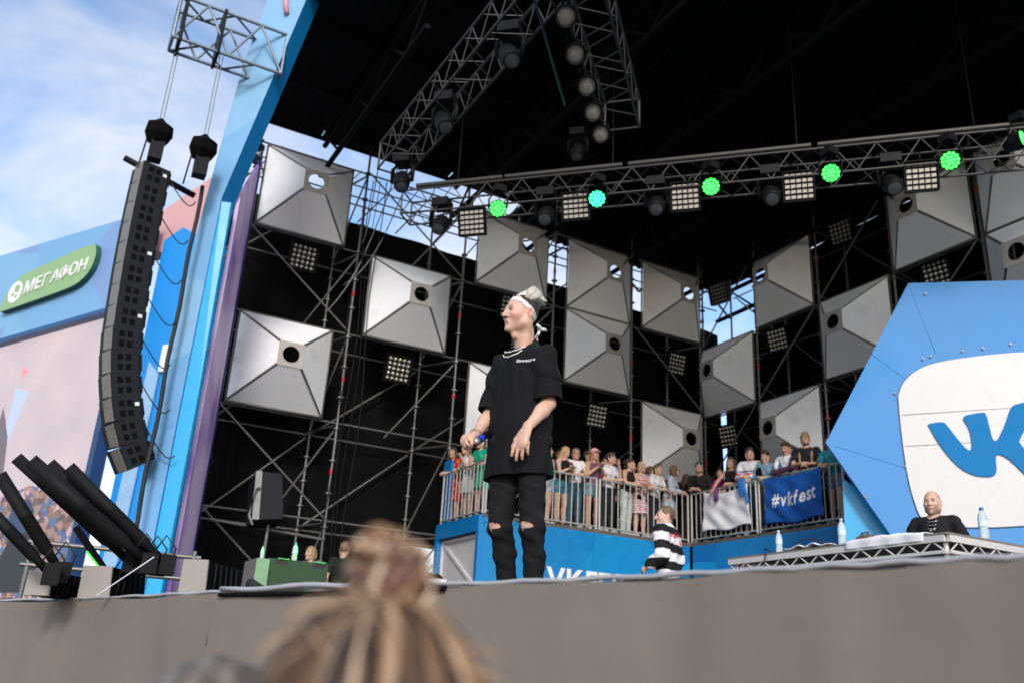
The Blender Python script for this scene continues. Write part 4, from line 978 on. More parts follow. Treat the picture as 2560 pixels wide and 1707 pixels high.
bottle((4.0, 14.5, 1.235), 'water bottle standing on the green lit riser', 1.25, (0.05, 0.3, 0.6))
bottle((3.46, 14.4, 1.21), 'round white topped bottle on the left corner of the riser', 0.8, (0.6, 0.6, 0.6))
lr = thing('low_rail', 'low green lit railing near the back steps', 'railing', (4.6, 14.0, 0))
tube('top_bar', (3.95, 13.1, 0.82), (5.0, 13.6, 0.78), 0.02, steel, lr)
for t_ in (0.0, 0.33, 0.66, 1.0): tube('bar', (3.95 + 1.05 * t_, 13.1 + 0.5 * t_, 0), (3.95 + 1.05 * t_, 13.1 + 0.5 * t_, 0.80 - 0.03 * t_), 0.014, steel, lr)
# blue rimmed drum case by the opening
dc = thing('drum_case', 'round dark case with a blue rim left of the hair bun', 'case', (4.9, 11.4, 0))
Qd = Matrix.Translation((5.05, 11.6, 0.66)) @ Matrix.Rotation(R(35), 4, 'Z') @ Matrix.Rotation(R(80), 4, 'X')
m = MB(); m.lathe([(0.0, 0.0), (0.26, 0.0), (0.27, 0.03), (0.26, 0.22), (0, 0.22)], 24, Qd); m.build('case_body', black_m, dc)
m = MB(); m.lathe([(0.268, -0.01), (0.285, 0.0), (0.285, 0.04), (0.268, 0.05)], 24, Qd); m.build('rim', mat('rim_blue', (0.02, 0.10, 0.55), 0.4), dc)
m = MB(); m.box((5.05, 11.65, 0.2), (0.4, 0.4, 0.38)); m.build('case_stand', black_m, dc)

# cloth flags on the railing
def hung_cloth(name, label, y0, y1, z0, z1, m_, sag, wav, skew=0.0):
    nx, nz = 40, 26; vs = []
    def P(u, v):                              # u left->right in the picture (Y falls), v up
        y = y0 + (y1 - y0) * u + skew * (1 - v) * (0.5 - u)
        zt = z1 - sag * 4 * u * (1 - u); z = z0 + 0.03 * math.sin(u * 9) * (1 - v) + (zt - z0) * v
        x = 12.435 - 0.014 - wav * (0.5 + 0.5 * math.sin(u * 17 + v * 5 + 2 * math.sin(v * 4))) - 0.6 * wav * math.sin((u + v) * 8) ** 2
        return Vector((x, y, z))
    for i in range(nx + 1):
        for j in range(nz + 1): vs.append(P(i / nx, j / nz))
    m = MB(); k = nz + 1
    m.poly(vs, [(i * k + j, (i + 1) * k + j, (i + 1) * k + j + 1, i * k + j + 1) for i in range(nx) for j in range(nz)], 0, True)
    t = thing(name, label, 'flag', P(0.5, 0))
    o = m.build('cloth_sheet', m_, t); sm = o.modifiers.new('t', 'SOLIDIFY'); sm.thickness = 0.003
    return t, P
flag_m = mat('flag_blue', (0.010, 0.085, 0.34), 0.75, var=0.12, scale=3, spec=0.2)
fg, FP = hung_cloth('flag', 'blue flag with white hashtag lettering tied on the railing', 12.70, 11.27, 2.62, 3.52, flag_m, 0.05, 0.03)
def wrap_text(s, size, M_, P, u0, v0, su, sv, parent, off, bold, rise=0.0):
    x = 0.0
    for ch in s:
        me = text_mesh(ch, 1.0, 0.0, bold, 'LEFT', 0.12)
        bm = bmesh.new(); bm.from_mesh(me); bmesh.ops.triangulate(bm, faces=bm.faces); bmesh.ops.subdivide_edges(bm, edges=[e for e in bm.edges if e.calc_length() > 0.2], cuts=2); bm.to_mesh(me); bm.free()
        vx = [v.co.x for v in me.vertices]; lo = min(vx); w = max(vx) - lo
        for v in me.vertices:
            uu = u0 + (x + v.co.x - lo) * su; vv = v0 + v.co.y * sv + rise * (x + v.co.x - lo)
            v.co = P(uu, vv) + Vector((-off, 0, 0))
        me.materials.clear(); me.materials.append(M_)
        x += w + 0.06
        add('letter', me, None, parent)
wrap_text('#vkfest', 1.0, white_letter, FP, 0.14, 0.36, 0.205, 0.40, fg, 0.006, 0.026, 0.012)
hung_cloth('banner', 'plain white banner hanging on the railing beside the corner', 14.45, 13.15, 2.68, 3.50, mat('banner_white', (0.72, 0.70, 0.70), 0.8, var=0.05, spec=0.15), 0.10, 0.025, 0.12)

# ---------------------------------------------------------------- trees behind the opening
bark = mat('bark', (0.09, 0.065, 0.045), 0.9, var=0.3, bump=0.5)
leaf = mat('leaf', (0.07, 0.115, 0.025), 0.6, var=0.45, scale=3, spec=0.3)
def tree(loc, h, rad, seed, label):
    r_ = random.Random(seed); t = thing('tree', label, 'tree', loc)
    L = Vector(loc); m = MB(); m.path([L, L + Vector((0.1, 0, h * 0.3)), L + Vector((0.0, 0.1, h * 0.6)), L + Vector((0.1, 0, h * 0.9))], 0.1, 7, radii=[0.16, 0.12, 0.08, 0.02])
    m.build('trunk', bark, t)
    limbs = MB(); tips = []
    for k in range(12):
        a = r_.uniform(0, 6.28); z0 = h * r_.uniform(0.3, 0.8); ln = rad * r_.uniform(0.6, 1.0)
        p0 = L + Vector((0.05, 0.05, z0)); p1 = p0 + Vector((math.cos(a) * ln, math.sin(a) * ln, ln * r_.uniform(0.2, 0.7)))
        o = MB(); o.path([p0, p0.lerp(p1, 0.5) + Vector((0, 0, 0.1)), p1], 0.03, 5, radii=[0.05, 0.03, 0.01]); o.build('limb', bark, t)
        tips += [p0.lerp(p1, s) for s in (0.5, 0.75, 1.0)]
    m = MB()
    for c in tips:
        for _ in range(60):
            p = c + Vector((r_.gauss(0, 0.28), r_.gauss(0, 0.28), r_.gauss(0, 0.24)))
            u = Vector((r_.uniform(-1, 1), r_.uniform(-1, 1), r_.uniform(-1, 1))).normalized(); v = u.orthogonal().normalized()
            s = r_.uniform(0.05, 0.10)
            m.poly([p - u * s, p + v * s * 0.5, p + u * s, p - v * s * 0.5], [(0, 1, 2, 3)])
    props(m.build('crown', leaf, t), kind='stuff')
tree((9.3, 24.0, GZ), 4.3, 1.5, 3, 'green tree glimpsed through the gap behind the hair bun')
tree((11.6, 25.5, GZ), 4.6, 1.6, 5, 'farther tree glimpsed beside the pale panel door')

# small dark lamps clamped along the inner edge of the violet wing
for k, (z, lab) in enumerate(((9.35, 'topmost small dark lamp clamped beside the arch bend'), (7.0, 'small dark lamp on the wing edge level with the lamp matrix'), (5.2, 'small dark lamp on the wing edge beside the large low panel'), (3.3, 'small dark lamp low on the wing edge'), (2.1, 'lowest small dark lamp on the wing edge near the stage'))):
    moving_head((2.72, 16.78, z), (5, 12, 2 + z * 0.3), lab, 0.72, 'small lamps on the wing edge')
    m = MB(); m.path([(2.72, 16.8, z + 0.3), (2.8, 16.7, z + 0.1), (2.9, 16.75, z - 0.25), (2.8, 16.85, z - 0.45)], 0.012, 5); props(m.build('lamp_cable', rubber), 'cable loop under the ' + lab, 'cable')
# ================================================================== people: bodies grown from distance fields
def _v(p): return np.array(p, dtype=np.float32)
def C_(a, b, r1, r2=None, k=0.02, op=1): return dict(t='c', a=_v(a), b=_v(b), r1=r1, r2=r1 if r2 is None else r2, k=k, op=op)
def E_(c, r, k=0.02, op=1, Rm=None): return dict(t='e', c=_v(c), r=_v(r), k=k, op=op, R=Rm)
def X_(a, b, r1, r2, s, k=0.02, op=1): return dict(t='x', a=_v(a), b=_v(b), r1=r1, r2=r2, s=_v(s), k=k, op=op)   # capsule in a scaled space
def H_(c, n, rad=0.4): return dict(t='h', c=_v(c), n=_v(n) / np.linalg.norm(n), r=rad, k=0.004, op=-1)
def _bb(p):
    if p['t'] == 'e': m = float(max(p['r'])); return p['c'] - m, p['c'] + m
    if p['t'] == 'h': return p['c'] - p['r'], p['c'] + p['r']
    m = max(p['r1'], p['r2']) * (1 if p['t'] == 'c' else float(max(1 / p['s'])))
    return np.minimum(p['a'], p['b']) - m, np.maximum(p['a'], p['b']) + m
def _eval(p, X, Y, Z):
    if p['t'] == 'e':
        x, y, z = X - p['c'][0], Y - p['c'][1], Z - p['c'][2]
        if p['R'] is not None:
            q = p['R']; x, y, z = q[0][0] * x + q[1][0] * y + q[2][0] * z, q[0][1] * x + q[1][1] * y + q[2][1] * z, q[0][2] * x + q[1][2] * y + q[2][2] * z
        r = p['r']; k0 = np.sqrt((x / r[0]) ** 2 + (y / r[1]) ** 2 + (z / r[2]) ** 2)
        k1 = np.sqrt((x / r[0] ** 2) ** 2 + (y / r[1] ** 2) ** 2 + (z / r[2] ** 2) ** 2)
        return k0 * (k0 - 1) / np.maximum(k1, 1e-6)
    if p['t'] == 'h':
        x, y, z = X - p['c'][0], Y - p['c'][1], Z - p['c'][2]
        return np.maximum(-(x * p['n'][0] + y * p['n'][1] + z * p['n'][2]), np.sqrt(x * x + y * y + z * z) - p['r'])
    s = p.get('s', np.ones(3, np.float32)); a = p['a'] * s; b = p['b'] * s
    x, y, z = X * s[0] - a[0], Y * s[1] - a[1], Z * s[2] - a[2]; d = b - a; L = max(float(d @ d), 1e-9)
    t = np.clip((x * d[0] + y * d[1] + z * d[2]) / L, 0, 1)
    return (np.sqrt((x - t * d[0]) ** 2 + (y - t * d[1]) ** 2 + (z - t * d[2]) ** 2) - (p['r1'] + (p['r2'] - p['r1']) * t)) / float(max(s))
def sdf_mesh(prims, h, shell=0.0, warp=None):
    """-> verts, quads of the blended solid; op -1 carves; shell hollows before carving"""
    pos = [p for p in prims if p['op'] > 0]
    lo = np.min([_bb(p)[0] for p in pos], 0) - 3 * h; hi = np.max([_bb(p)[1] for p in pos], 0) + 3 * h
    n = np.ceil((hi - lo) / h).astype(int) + 1
    ax = [lo[i] + h * np.arange(n[i], dtype=np.float32) for i in range(3)]
    F = np.full(n, 0.4, np.float32)
    def sub(p, pad):
        a, b = _bb(p); i0 = np.clip(((a - lo - pad) / h).astype(int), 0, n - 1); i1 = np.clip(((b - lo + pad) / h).astype(int) + 2, 1, n)
        sl = tuple(slice(i0[k], i1[k]) for k in range(3))
        return sl, (ax[0][sl[0]][:, None, None], ax[1][sl[1]][None, :, None], ax[2][sl[2]][None, None, :])
    for p in pos:
        sl, g = sub(p, p['k'] + 3 * h + shell); d = _eval(p, *g); f = F[sl]; k = p['k']
        e = np.maximum(k - np.abs(f - d), 0) / k; F[sl] = np.minimum(f, d) - e * e * k * 0.25
    if warp is not None: F = F + warp(ax[0][:, None, None], ax[1][None, :, None], ax[2][None, None, :]).astype(np.float32)
    if shell: F = np.maximum(F, -(F + shell))
    for p in prims:
        if p['op'] > 0: continue
        sl, g = sub(p, p['k'] + 2 * h); d = -_eval(p, *g); f = F[sl]; k = p['k']
        e = np.maximum(k - np.abs(f - d), 0) / k; F[sl] = np.maximum(f, d) + e * e * k * 0.25
    S = F < 0
    c = sum(S[i:n[0] - 1 + i, j:n[1] - 1 + j, l:n[2] - 1 + l].astype(np.int8) for i in (0, 1) for j in (0, 1) for l in (0, 1))
    ci = np.argwhere((c > 0) & (c < 8))
    idx = -np.ones(c.shape, np.int64); idx[tuple(ci.T)] = np.arange(len(ci))
    acc = np.zeros((len(ci), 3)); cnt = np.zeros(len(ci))
    cor = [(i, j, l) for i in (0, 1) for j in (0, 1) for l in (0, 1)]
    for a in cor:
        for b in cor:
            if sum(b) - sum(a) == 1 and all(b[q] >= a[q] for q in range(3)):
                fa = F[tuple((ci + a).T)]; fb = F[tuple((ci + b).T)]; m = (fa < 0) != (fb < 0)
                t = np.where(m, fa / np.where(m, fa - fb, 1), 0)
                pt = np.array(a) + t[:, None] * (np.array(b) - np.array(a)); acc[m] += pt[m]; cnt[m] += 1
    V = lo + h * (ci + acc / np.maximum(cnt, 1)[:, None])
    Q = []
    for axn in range(3):
        u, v = (axn + 1) % 3, (axn + 2) % 3
        sl0 = [slice(None)] * 3; sl1 = [slice(None)] * 3; sl0[axn] = slice(0, n[axn] - 1); sl1[axn] = slice(1, n[axn])
        A, B = S[tuple(sl0)], S[tuple(sl1)]
        e = np.argwhere(A != B); e = e[(e[:, u] > 0) & (e[:, v] > 0) & (e[:, u] < n[u] - 1) & (e[:, v] < n[v] - 1)]
        if not len(e): continue
        def cell(du, dv):
            q = e.copy(); q[:, u] -= du; q[:, v] -= dv; return idx[tuple(q.T)]
        q = np.stack([cell(1, 1), cell(0, 1), cell(0, 0), cell(1, 0)], 1)
        fl = ~A[tuple(e.T)]; q[fl] = q[fl][:, ::-1]
        Q.append(q)
    Q = np.concatenate(Q); Q = Q[(Q >= 0).all(1)]
    return V, Q
def join(parts):
    Vs, Qs, b = [], [], 0
    for V, Q in parts: Vs.append(V); Qs.append(Q + b); b += len(V)
    return np.concatenate(Vs), np.concatenate(Qs)
def np_mesh(name, V, Q, m_, col=None, paints=()):
    me = bpy.data.meshes.new(name)
    me.vertices.add(len(V)); me.vertices.foreach_set('co', V.astype(np.float32).ravel())
    me.loops.add(Q.size); me.loops.foreach_set('vertex_index', Q.astype(np.int32).ravel())
    me.polygons.add(len(Q)); me.polygons.foreach_set('loop_start', np.arange(0, Q.size, Q.shape[1], dtype=np.int32))
    me.polygons.foreach_set('use_smooth', np.ones(len(Q), bool))
    me.update(calc_edges=True)
    if col is not None:
        cc = np.ones((len(V), 4), np.float32); cc[:, :3] = col
        for c, r, k in paints:
            if callable(c): w = c(V)
            else:
                q = (V - np.array(c)) / np.array(r if hasattr(r, '__len__') else (r, r, r)); w = np.clip((1.15 - np.sqrt((q ** 2).sum(1))) / 0.3, 0, 1)
            cc[:, :3] = cc[:, :3] * (1 - w[:, None]) + np.array(k) * w[:, None]
        at = me.color_attributes.new('col', 'FLOAT_COLOR', 'POINT'); at.data.foreach_set('color', cc.ravel())
    me.materials.append(m_); me.validate()
    return me
def attr_mat(name, rough, sss=0.0, bump=0.0, bscale=200, spec=0.4):
    m = bpy.data.materials.new(name); m.use_nodes = True; n, l = m.node_tree.nodes, m.node_tree.links; b = n['Principled BSDF']
    a = n.new('ShaderNodeAttribute'); a.attribute_name = 'col'
    t = n.new('ShaderNodeTexCoord'); z = n.new('ShaderNodeTexNoise'); z.inputs['Scale'].default_value = 24; z.inputs['Detail'].default_value = 9; z.inputs['Roughness'].default_value = 0.7; l.new(t.outputs['Object'], z.inputs['Vector'])
    mr = n.new('ShaderNodeMapRange'); mr.inputs['To Min'].default_value = 0.72; mr.inputs['To Max'].default_value = 1.22; l.new(z.outputs['Fac'], mr.inputs['Value'])
    mx = n.new('ShaderNodeMixRGB'); mx.blend_type = 'MULTIPLY'; mx.inputs[0].default_value = 1; l.new(a.outputs['Color'], mx.inputs[1]); l.new(mr.outputs[0], mx.inputs[2]); l.new(mx.outputs[0], b.inputs['Base Color'])
    b.inputs['Roughness'].default_value = rough; b.inputs['Specular IOR Level'].default_value = spec
    if sss:
        b.inputs['Subsurface Weight'].default_value = sss; b.inputs['Subsurface Radius'].default_value = (0.010, 0.004, 0.002); b.inputs['Subsurface Scale'].default_value = 1.0
    if bump:
        z2 = n.new('ShaderNodeTexNoise'); z2.inputs['Scale'].default_value = bscale; l.new(t.outputs['Object'], z2.inputs['Vector'])
        bp = n.new('ShaderNodeBump'); bp.inputs['Strength'].default_value = bump; bp.inputs['Distance'].default_value = 0.003; l.new(z2.outputs['Fac'], bp.inputs['Height']); l.new(bp.outputs[0], b.inputs['Normal'])
    return m
skin_m = attr_mat('skin', 0.5, 0.12, 0.15, 150)
hair_m = attr_mat('hair', 0.5, 0, 0.5, 120, 0.35)
knit_m = attr_mat('printed_cloth', 0.85, 0, 0.4, 60, 0.2)

def rotm(yaw=0, pitch=0, roll=0):
    return np.array((Matrix.Rotation(yaw, 3, 'Z') @ Matrix.Rotation(pitch, 3, 'X') @ Matrix.Rotation(roll, 3, 'Y')))
def xf(prims, Rm, o):
    """rotate prims about the origin, then move to o"""
    o = np.array(o, dtype=np.float32); Rm = np.array(Rm, dtype=np.float32); out = []
    for p in prims:
        q = dict(p)
        for k in ('a', 'b', 'c'):
            if k in q: q[k] = Rm @ q[k] + o
        if 'n' in q: q['n'] = Rm @ q['n']
        if q['t'] == 'e': q['R'] = Rm if q['R'] is None else Rm @ q['R']
        out.append(q)
    return out
def head_prims(fem=False):
    j = 0.92 if fem else 1.0
    P = [E_((0, 0.018, 0.038), (0.076, 0.098, 0.088), 0.01), E_((0, -0.026, -0.02), (0.066 * j, 0.072, 0.088), 0.03),
         C_((0, -0.066, -0.098), (0.048 * j, 0.0, -0.066), 0.021, 0.026, 0.02), C_((0, -0.066, -0.098), (-0.048 * j, 0.0, -0.066), 0.021, 0.026, 0.02),
         C_((0.048 * j, 0, -0.066), (0.062, 0.016, -0.01), 0.026, 0.02, 0.02), C_((-0.048 * j, 0, -0.066), (-0.062, 0.016, -0.01), 0.026, 0.02, 0.02),
         E_((0.040, -0.062, -0.022), (0.025, 0.026, 0.022), 0.02), E_((-0.040, -0.062, -0.022), (0.025, 0.026, 0.022), 0.02),
         C_((-0.036, -0.082, 0.026), (0.036, -0.082, 0.026), 0.012, 0.012, 0.015), E_((0, -0.073, -0.072), (0.026, 0.022, 0.03), 0.02),
         E_((0, -0.089, -0.106), (0.019, 0.014, 0.016), 0.012),
         C_((0, -0.092, 0.020), (0, -0.118, -0.027), 0.0080, 0.0105, 0.009), E_((0.0125, -0.101, -0.030), (0.0085, 0.011, 0.008), 0.006), E_((-0.0125, -0.101, -0.030), (0.0085, 0.011, 0.008), 0.006),
         dict(E_((0.032, -0.100, 0.006), (0.0165, 0.014, 0.0125), 0.012), op=1, sunk=1), dict(E_((-0.032, -0.100, 0.006), (0.0165, 0.014, 0.0125), 0.012), op=1, sunk=1)]
    carve = [dict(p, op=-1) for p in P if p.get('sunk')]; P = [p for p in P if not p.get('sunk')]
    P += [C_((-0.017, -0.0945, -0.0595), (0, -0.0995, -0.057), 0.0042, 0.005, 0.006), C_((0.017, -0.0945, -0.0595), (0, -0.0995, -0.057), 0.0042, 0.005, 0.006),
          C_((-0.014, -0.094, -0.0685), (0.014, -0.094, -0.0685), 0.005, 0.005, 0.006)]
    for s in (-1, 1):
        P += [E_((s * 0.0795, 0.020, -0.002), (0.0095, 0.021, 0.034), 0.007, 1, rotm(s * 0.38, -0.15)), E_((s * 0.074, 0.010, -0.026), (0.008, 0.010, 0.012), 0.008)]
        carve += [E_((s * 0.0885, 0.015, 0.0), (0.007, 0.011, 0.020), 0.005, -1)]
    return P, carve
def head_paints(hairc, lip, brow=True):
    out = []
    for s in (-1, 1):
        out += [((s * 0.031, -0.088, 0.006), (0.013, 0.012, 0.0065), (0.60, 0.55, 0.52)), ((s * 0.031, -0.090, 0.0065), (0.0065, 0.014, 0.0065), (0.04, 0.03, 0.025)),
                ((s * 0.031, -0.092, 0.0125), (0.016, 0.012, 0.0028), (0.06, 0.035, 0.03))]
        if brow: out.append(((s * 0.034, -0.092, 0.030), (0.021, 0.016, 0.0048), hairc))
    out += [((0, -0.1, -0.0585), (0.020, 0.014, 0.0045), lip), ((0, -0.1, -0.0685), (0.018, 0.014, 0.005), lip), ((0, -0.1, -0.0632), (0.020, 0.014, 0.0018), tuple(c * 0.35 for c in lip)),
            ((0.008, -0.108, -0.0365), (0.0042, 0.008, 0.003), (0.10, 0.03, 0.025)), ((-0.008, -0.108, -0.0365), (0.0042, 0.008, 0.003), (0.10, 0.03, 0.025))]
    return out
def xfp(paints, Rm, o):
    """paint spots follow the head: wrap as functions in head space"""
    Rm = np.array(Rm); o = np.array(o); out = []
    for c, r, k in paints:
        def f(V, c=c, r=r):
            L = (V - o) @ Rm; q = (L - np.array(c)) / np.array(r); return np.clip((1.15 - np.sqrt((q ** 2).sum(1))) / 0.3, 0, 1)
        out.append((f, None, k))
    return out
def hand_prims(side, curl, thumb=0.35, spread=0.12, s=1.0):
    """hand in its own frame: wrist at 0, fingers to -Z, palm faces -Y... back of hand +Y; thumb on side*X"""
    P = [X_((0, 0, 0.01), (0, 0, -0.075), 0.030, 0.036, (1, 1.9, 1), 0.015)]
    for i, (x, L, z0) in enumerate(((0.030, 0.070, -0.085), (0.010, 0.080, -0.092), (-0.011, 0.074, -0.088), (-0.030, 0.058, -0.080))):
        c = curl[i] if hasattr(curl, '__len__') else curl
        p = np.array((side * x, 0, z0 + 0.012)); ang = c * 0.9; sp = side * spread * (x / 0.03)
        d = lambda a: np.array((sp * math.cos(a), -math.sin(a), -math.cos(a)))
        r0 = 0.0098 if i < 3 else 0.0086
        for k, (f, ca) in enumerate(((0.46, 1.0), (0.31, 1.15), (0.23, 0.8))):
            q = p + d(ang) * L * f; P.append(C_(p, q, r0 - 0.0009 * k, r0 - 0.0009 * (k + 1), 0.004)); p = q; ang += c * ca
    p = np.array((side * 0.024, -0.006, -0.020))
    for k, L in enumerate((0.042, 0.032, 0.026)):
        a = thumb + k * 0.25
        q = p + L * np.array((side * math.cos(a * 1.2) * 0.72, -0.30 - 0.25 * k, -math.sin(0.6 + a)))  * (1 / 1.05)
        P.append(C_(p, q, 0.0125 - 0.0015 * k, 0.011 - 0.0012 * k, 0.008)); p = q
    if s != 1.0:
        for q in P:
            for k in ('a', 'b'): q[k] = q[k] * s
            q['r1'] *= s; q['r2'] *= s
    return P
def hand_frame(elbow, wrist, back):
    """rotation taking the hand frame to the arm: -Z along the forearm, +Y to the back-of-hand direction"""
    z = -(np.array(wrist, float) - np.array(elbow, float)); z /= np.linalg.norm(z)
    y = np.array(back, float) - z * (np.array(back, float) @ z); y /= np.linalg.norm(y); x = np.cross(y, z)
    return np.stack([x, y, z], 1)

def person(label, loc, yaw, H=1.66, skin=(0.52, 0.30, 0.22), hair=('long', (0.20, 0.13, 0.07)), top=((0.7, 0.7, 0.7), 'short'), bottom=('jeans', (0.06, 0.09, 0.15)),
           L=((0.21, -0.16, 1.10), (0.04, -0.36, 1.08)), Rr=((-0.21, -0.16, 1.10), (-0.04, -0.36, 1.08)), lean=0.05, hyaw=0, hpitch=0, fem=True, shoes=(0.5, 0.5, 0.5), group='spectators on the balcony',
           phone=False, glasses=False, cap=None, stripes=None, res=0.012, hres=0.0065, legs=True, scarf=None, backL=(0.3, 0.4, 1), backR=(-0.3, 0.4, 1), extra=None, beard=False, bulk=0.0):
    t = thing('person', label, 'person', loc, yaw, group)
    s = H / 1.70
    t.matrix_world = Matrix.Translation(Vector(loc)) @ Matrix.Rotation(yaw, 4, 'Z') @ Matrix.Scale(s, 4)
    sw = 0.165 if fem else 0.19; hw = 0.092 if fem else 0.088; wr_ = 0.105 if fem else 0.125; ly = -lean
    neck = (0, ly * 0.95, 1.425); hc = (0, ly * 1.15 - 0.018, 1.575)
    sh = {1: (sw, ly * 0.85, 1.375), -1: (-sw, ly * 0.85, 1.375)}
    arms = {1: L, -1: Rr}
    B = [X_((0, ly * 0.1, 0.97), (0, ly * 0.35, 1.10), 0.125, wr_, (1, 1.35, 1), 0.03), X_((0, ly * 0.4, 1.12), (0, ly * 0.8, 1.30), wr_, 0.145 if fem else 0.16, (1, 1.45, 1), 0.05),
         C_((-sw * 0.8, ly * 0.85, 1.375), (sw * 0.8, ly * 0.85, 1.375), 0.055, 0.055, 0.04), C_(neck, (0, hc[1] + 0.012, 1.50), 0.052 if fem else 0.058, 0.05, 0.03)]
    for g in (1, -1):
        hip, kn, an = (g * hw, 0.0, 0.90), (g * (hw + 0.005), -0.01 - 0.01 * g, 0.49), (g * (hw + 0.012), 0.015, 0.09)
        B += [C_(hip, kn, 0.088, 0.055, 0.03), C_(kn, (kn[0], 0.012, 0.34), 0.053, 0.054, 0.02), C_((kn[0], 0.012, 0.34), an, 0.054, 0.034, 0.02), C_((an[0], 0.02, 0.05), (an[0] + g * 0.02, -0.13, 0.035), 0.034, 0.030, 0.02)]
        el, ha = arms[g]
        B += [C_(sh[g], el, 0.047 if fem else 0.055, 0.037, 0.03), C_(el, ha, 0.037, 0.025, 0.02)]
    parts = [sdf_mesh(B, res)]
    Rh = rotm(hyaw, hpitch)
    hp, hcv = head_prims(fem)
    HP = xf(hp, Rh, hc) + [C_((0, hc[1] + 0.015, hc[2] - 0.06), (0, (neck[1] + hc[1]) / 2 + 0.01, 1.44), 0.048 if fem else 0.055, 0.05, 0.03)] + xf(hcv, Rh, hc)
    parts.append(sdf_mesh(HP, hres))
    for g in (1, -1):
        el, ha = arms[g]
        parts.append(sdf_mesh(xf(hand_prims(g, 0.45), hand_frame(el, ha, backL if g > 0 else backR), ha), hres))
    V, Q = join(parts)
    lipc = (skin[0] * 0.85, skin[1] * 0.55, skin[2] * 0.55)
    Rn, on = np.array(Rh), np.array(hc)
    def stub(V):
        Lq = (V - on) @ Rn
        jaw = np.clip((-0.042 - Lq[:, 2]) / 0.02, 0, 1) * np.clip((Lq[:, 2] + 0.135) / 0.02, 0, 1) * (np.abs(Lq[:, 0]) < 0.09) * (Lq[:, 1] < 0.01)
        tp = np.clip((Lq[:, 2] - 0.03) / 0.03, 0, 1) * np.clip((Lq[:, 1] + 0.03) / 0.03, 0, 1) * 0.4
        return np.clip(0.55 * jaw + tp * (np.abs(Lq[:, 2]) < 0.2), 0, 0.6) * (np.linalg.norm(Lq, axis=1) < 0.17)
    add('body', np_mesh('body', V, Q, skin_m, skin, ([(stub, None, (0.10, 0.07, 0.05))] if beard else []) + xfp(head_paints(tuple(c * 0.6 for c in hair[1]), lipc), Rh, hc)), None, t, True)
    # garments
    tc_, sl = top
    T = [X_((0, ly * 0.2, 1.0 if bottom[0] != 'dress' else 0.94), (0, ly * 0.35, 1.10), 0.135, wr_ + 0.018, (1, 1.35, 1), 0.03), X_((0, ly * 0.4, 1.12), (0, ly * 0.8, 1.29), wr_ + 0.016, (0.145 if fem else 0.16) + 0.014, (1, 1.4, 1), 0.05)]
    if sl != 'crop': T += [X_((0, 0, 0.93), (0, ly * 0.2, 1.0), 0.142, 0.138, (1, 1.3, 1), 0.03)]
    if fem: T += [E_((0.06, ly * 0.75 - 0.075, 1.245), (0.062, 0.055, 0.058), 0.04), E_((-0.06, ly * 0.75 - 0.075, 1.245), (0.062, 0.055, 0.058), 0.04)]
    if sl in ('tank', 'crop'):
        for g in (1, -1): T += [C_((g * sw * 0.55, ly * 0.85 - 0.05, 1.34), (g * sw * 0.55, ly * 0.9 + 0.03, 1.40), 0.036, 0.034, 0.03), C_((g * sw * 0.55, ly * 0.9 + 0.03, 1.40), (g * sw * 0.5, ly * 0.7 + 0.08, 1.30), 0.034, 0.04, 0.03)]
    else:
        T += [C_((-sw * 0.85, ly * 0.85, 1.375), (sw * 0.85, ly * 0.85, 1.375), 0.068, 0.068, 0.04)]
        for g in (1, -1):
            el, ha = np.array(arms[g][0]), np.array(arms[g][1]); S0 = np.array(sh[g])
            if sl == 'short': T += [C_(S0, S0 + (el - S0) * 0.55, 0.064, 0.060, 0.03)]
            elif sl == 'cap': T += [C_(S0, S0 + (el - S0) * 0.2, 0.062, 0.058, 0.03)]
            elif sl == 'long': T += [C_(S0, el, 0.066, 0.054, 0.03), C_(el, el + (ha - el) * 0.85, 0.054, 0.042, 0.02)]
    if bulk:
        for q in T: q['r1'] = q.get('r1', 0) + bulk; q['r2'] = q.get('r2', 0) + bulk
    T += [E_((0, ly - 0.02, 1.46), (0.066, 0.075, 0.055), 0.01, -1)]
    wv = lambda x, y, z: 0.0045 * np.sin(38 * x + 22 * z + 3 * np.sin(17 * y)) + 0.003 * np.sin(61 * z + 30 * y)
    V, Q = sdf_mesh(T, res, warp=wv)
    if stripes: me = np_mesh('top', V, Q, knit_m, tc_, [(lambda V: stripes[0](V), None, stripes[1])] + ([(lambda V: stripes[2](V), None, stripes[3])] if len(stripes) > 2 else []))
    else: me = np_mesh('top', V, Q, cloth(tc_))
    add('dress' if bottom[0] == 'dress' else 'shirt', me, None, t, True)
    kind, bc = bottom; G = []
    if kind in ('dress', 'skirt'):
        G = [X_((0, 0, 1.0), (0, 0, 0.80), 0.138, 0.185, (1, 1.12, 1), 0.03), X_((0, 0, 0.80), (0, -0.005, 0.55), 0.185, 0.19, (1, 1.12, 1), 0.03), H_((0, 0, 0.52 if kind == 'dress' else 0.62), (0, 0, -1), 0.5)]
    else:
        G = [X_((0, 0, 1.0), (0, 0, 0.92), 0.135, 0.150, (1, 1.25, 1), 0.03)]
        for g in (1, -1):
            hip, kn, an = (g * hw, 0.0, 0.90), (g * (hw + 0.005), -0.01, 0.49), (g * (hw + 0.012), 0.015, 0.09)
            if kind == 'shorts': G += [C_(hip, (g * (hw + 0.003), -0.004, 0.76), 0.100, 0.092, 0.03)]
            else: G += [C_(hip, kn, 0.102, 0.074, 0.03), C_(kn, (kn[0], 0.014, 0.33), 0.073, 0.070, 0.02), C_((kn[0], 0.014, 0.33), an, 0.070, 0.058, 0.02)]
    V, Q = sdf_mesh(G, res, warp=wv)
    if stripes and kind == 'dress': me = np_mesh('bottom', V, Q, knit_m, bc, [(lambda V: stripes[0](V), None, stripes[1])])
    else: me = np_mesh('bottom', V, Q, cloth(bc))
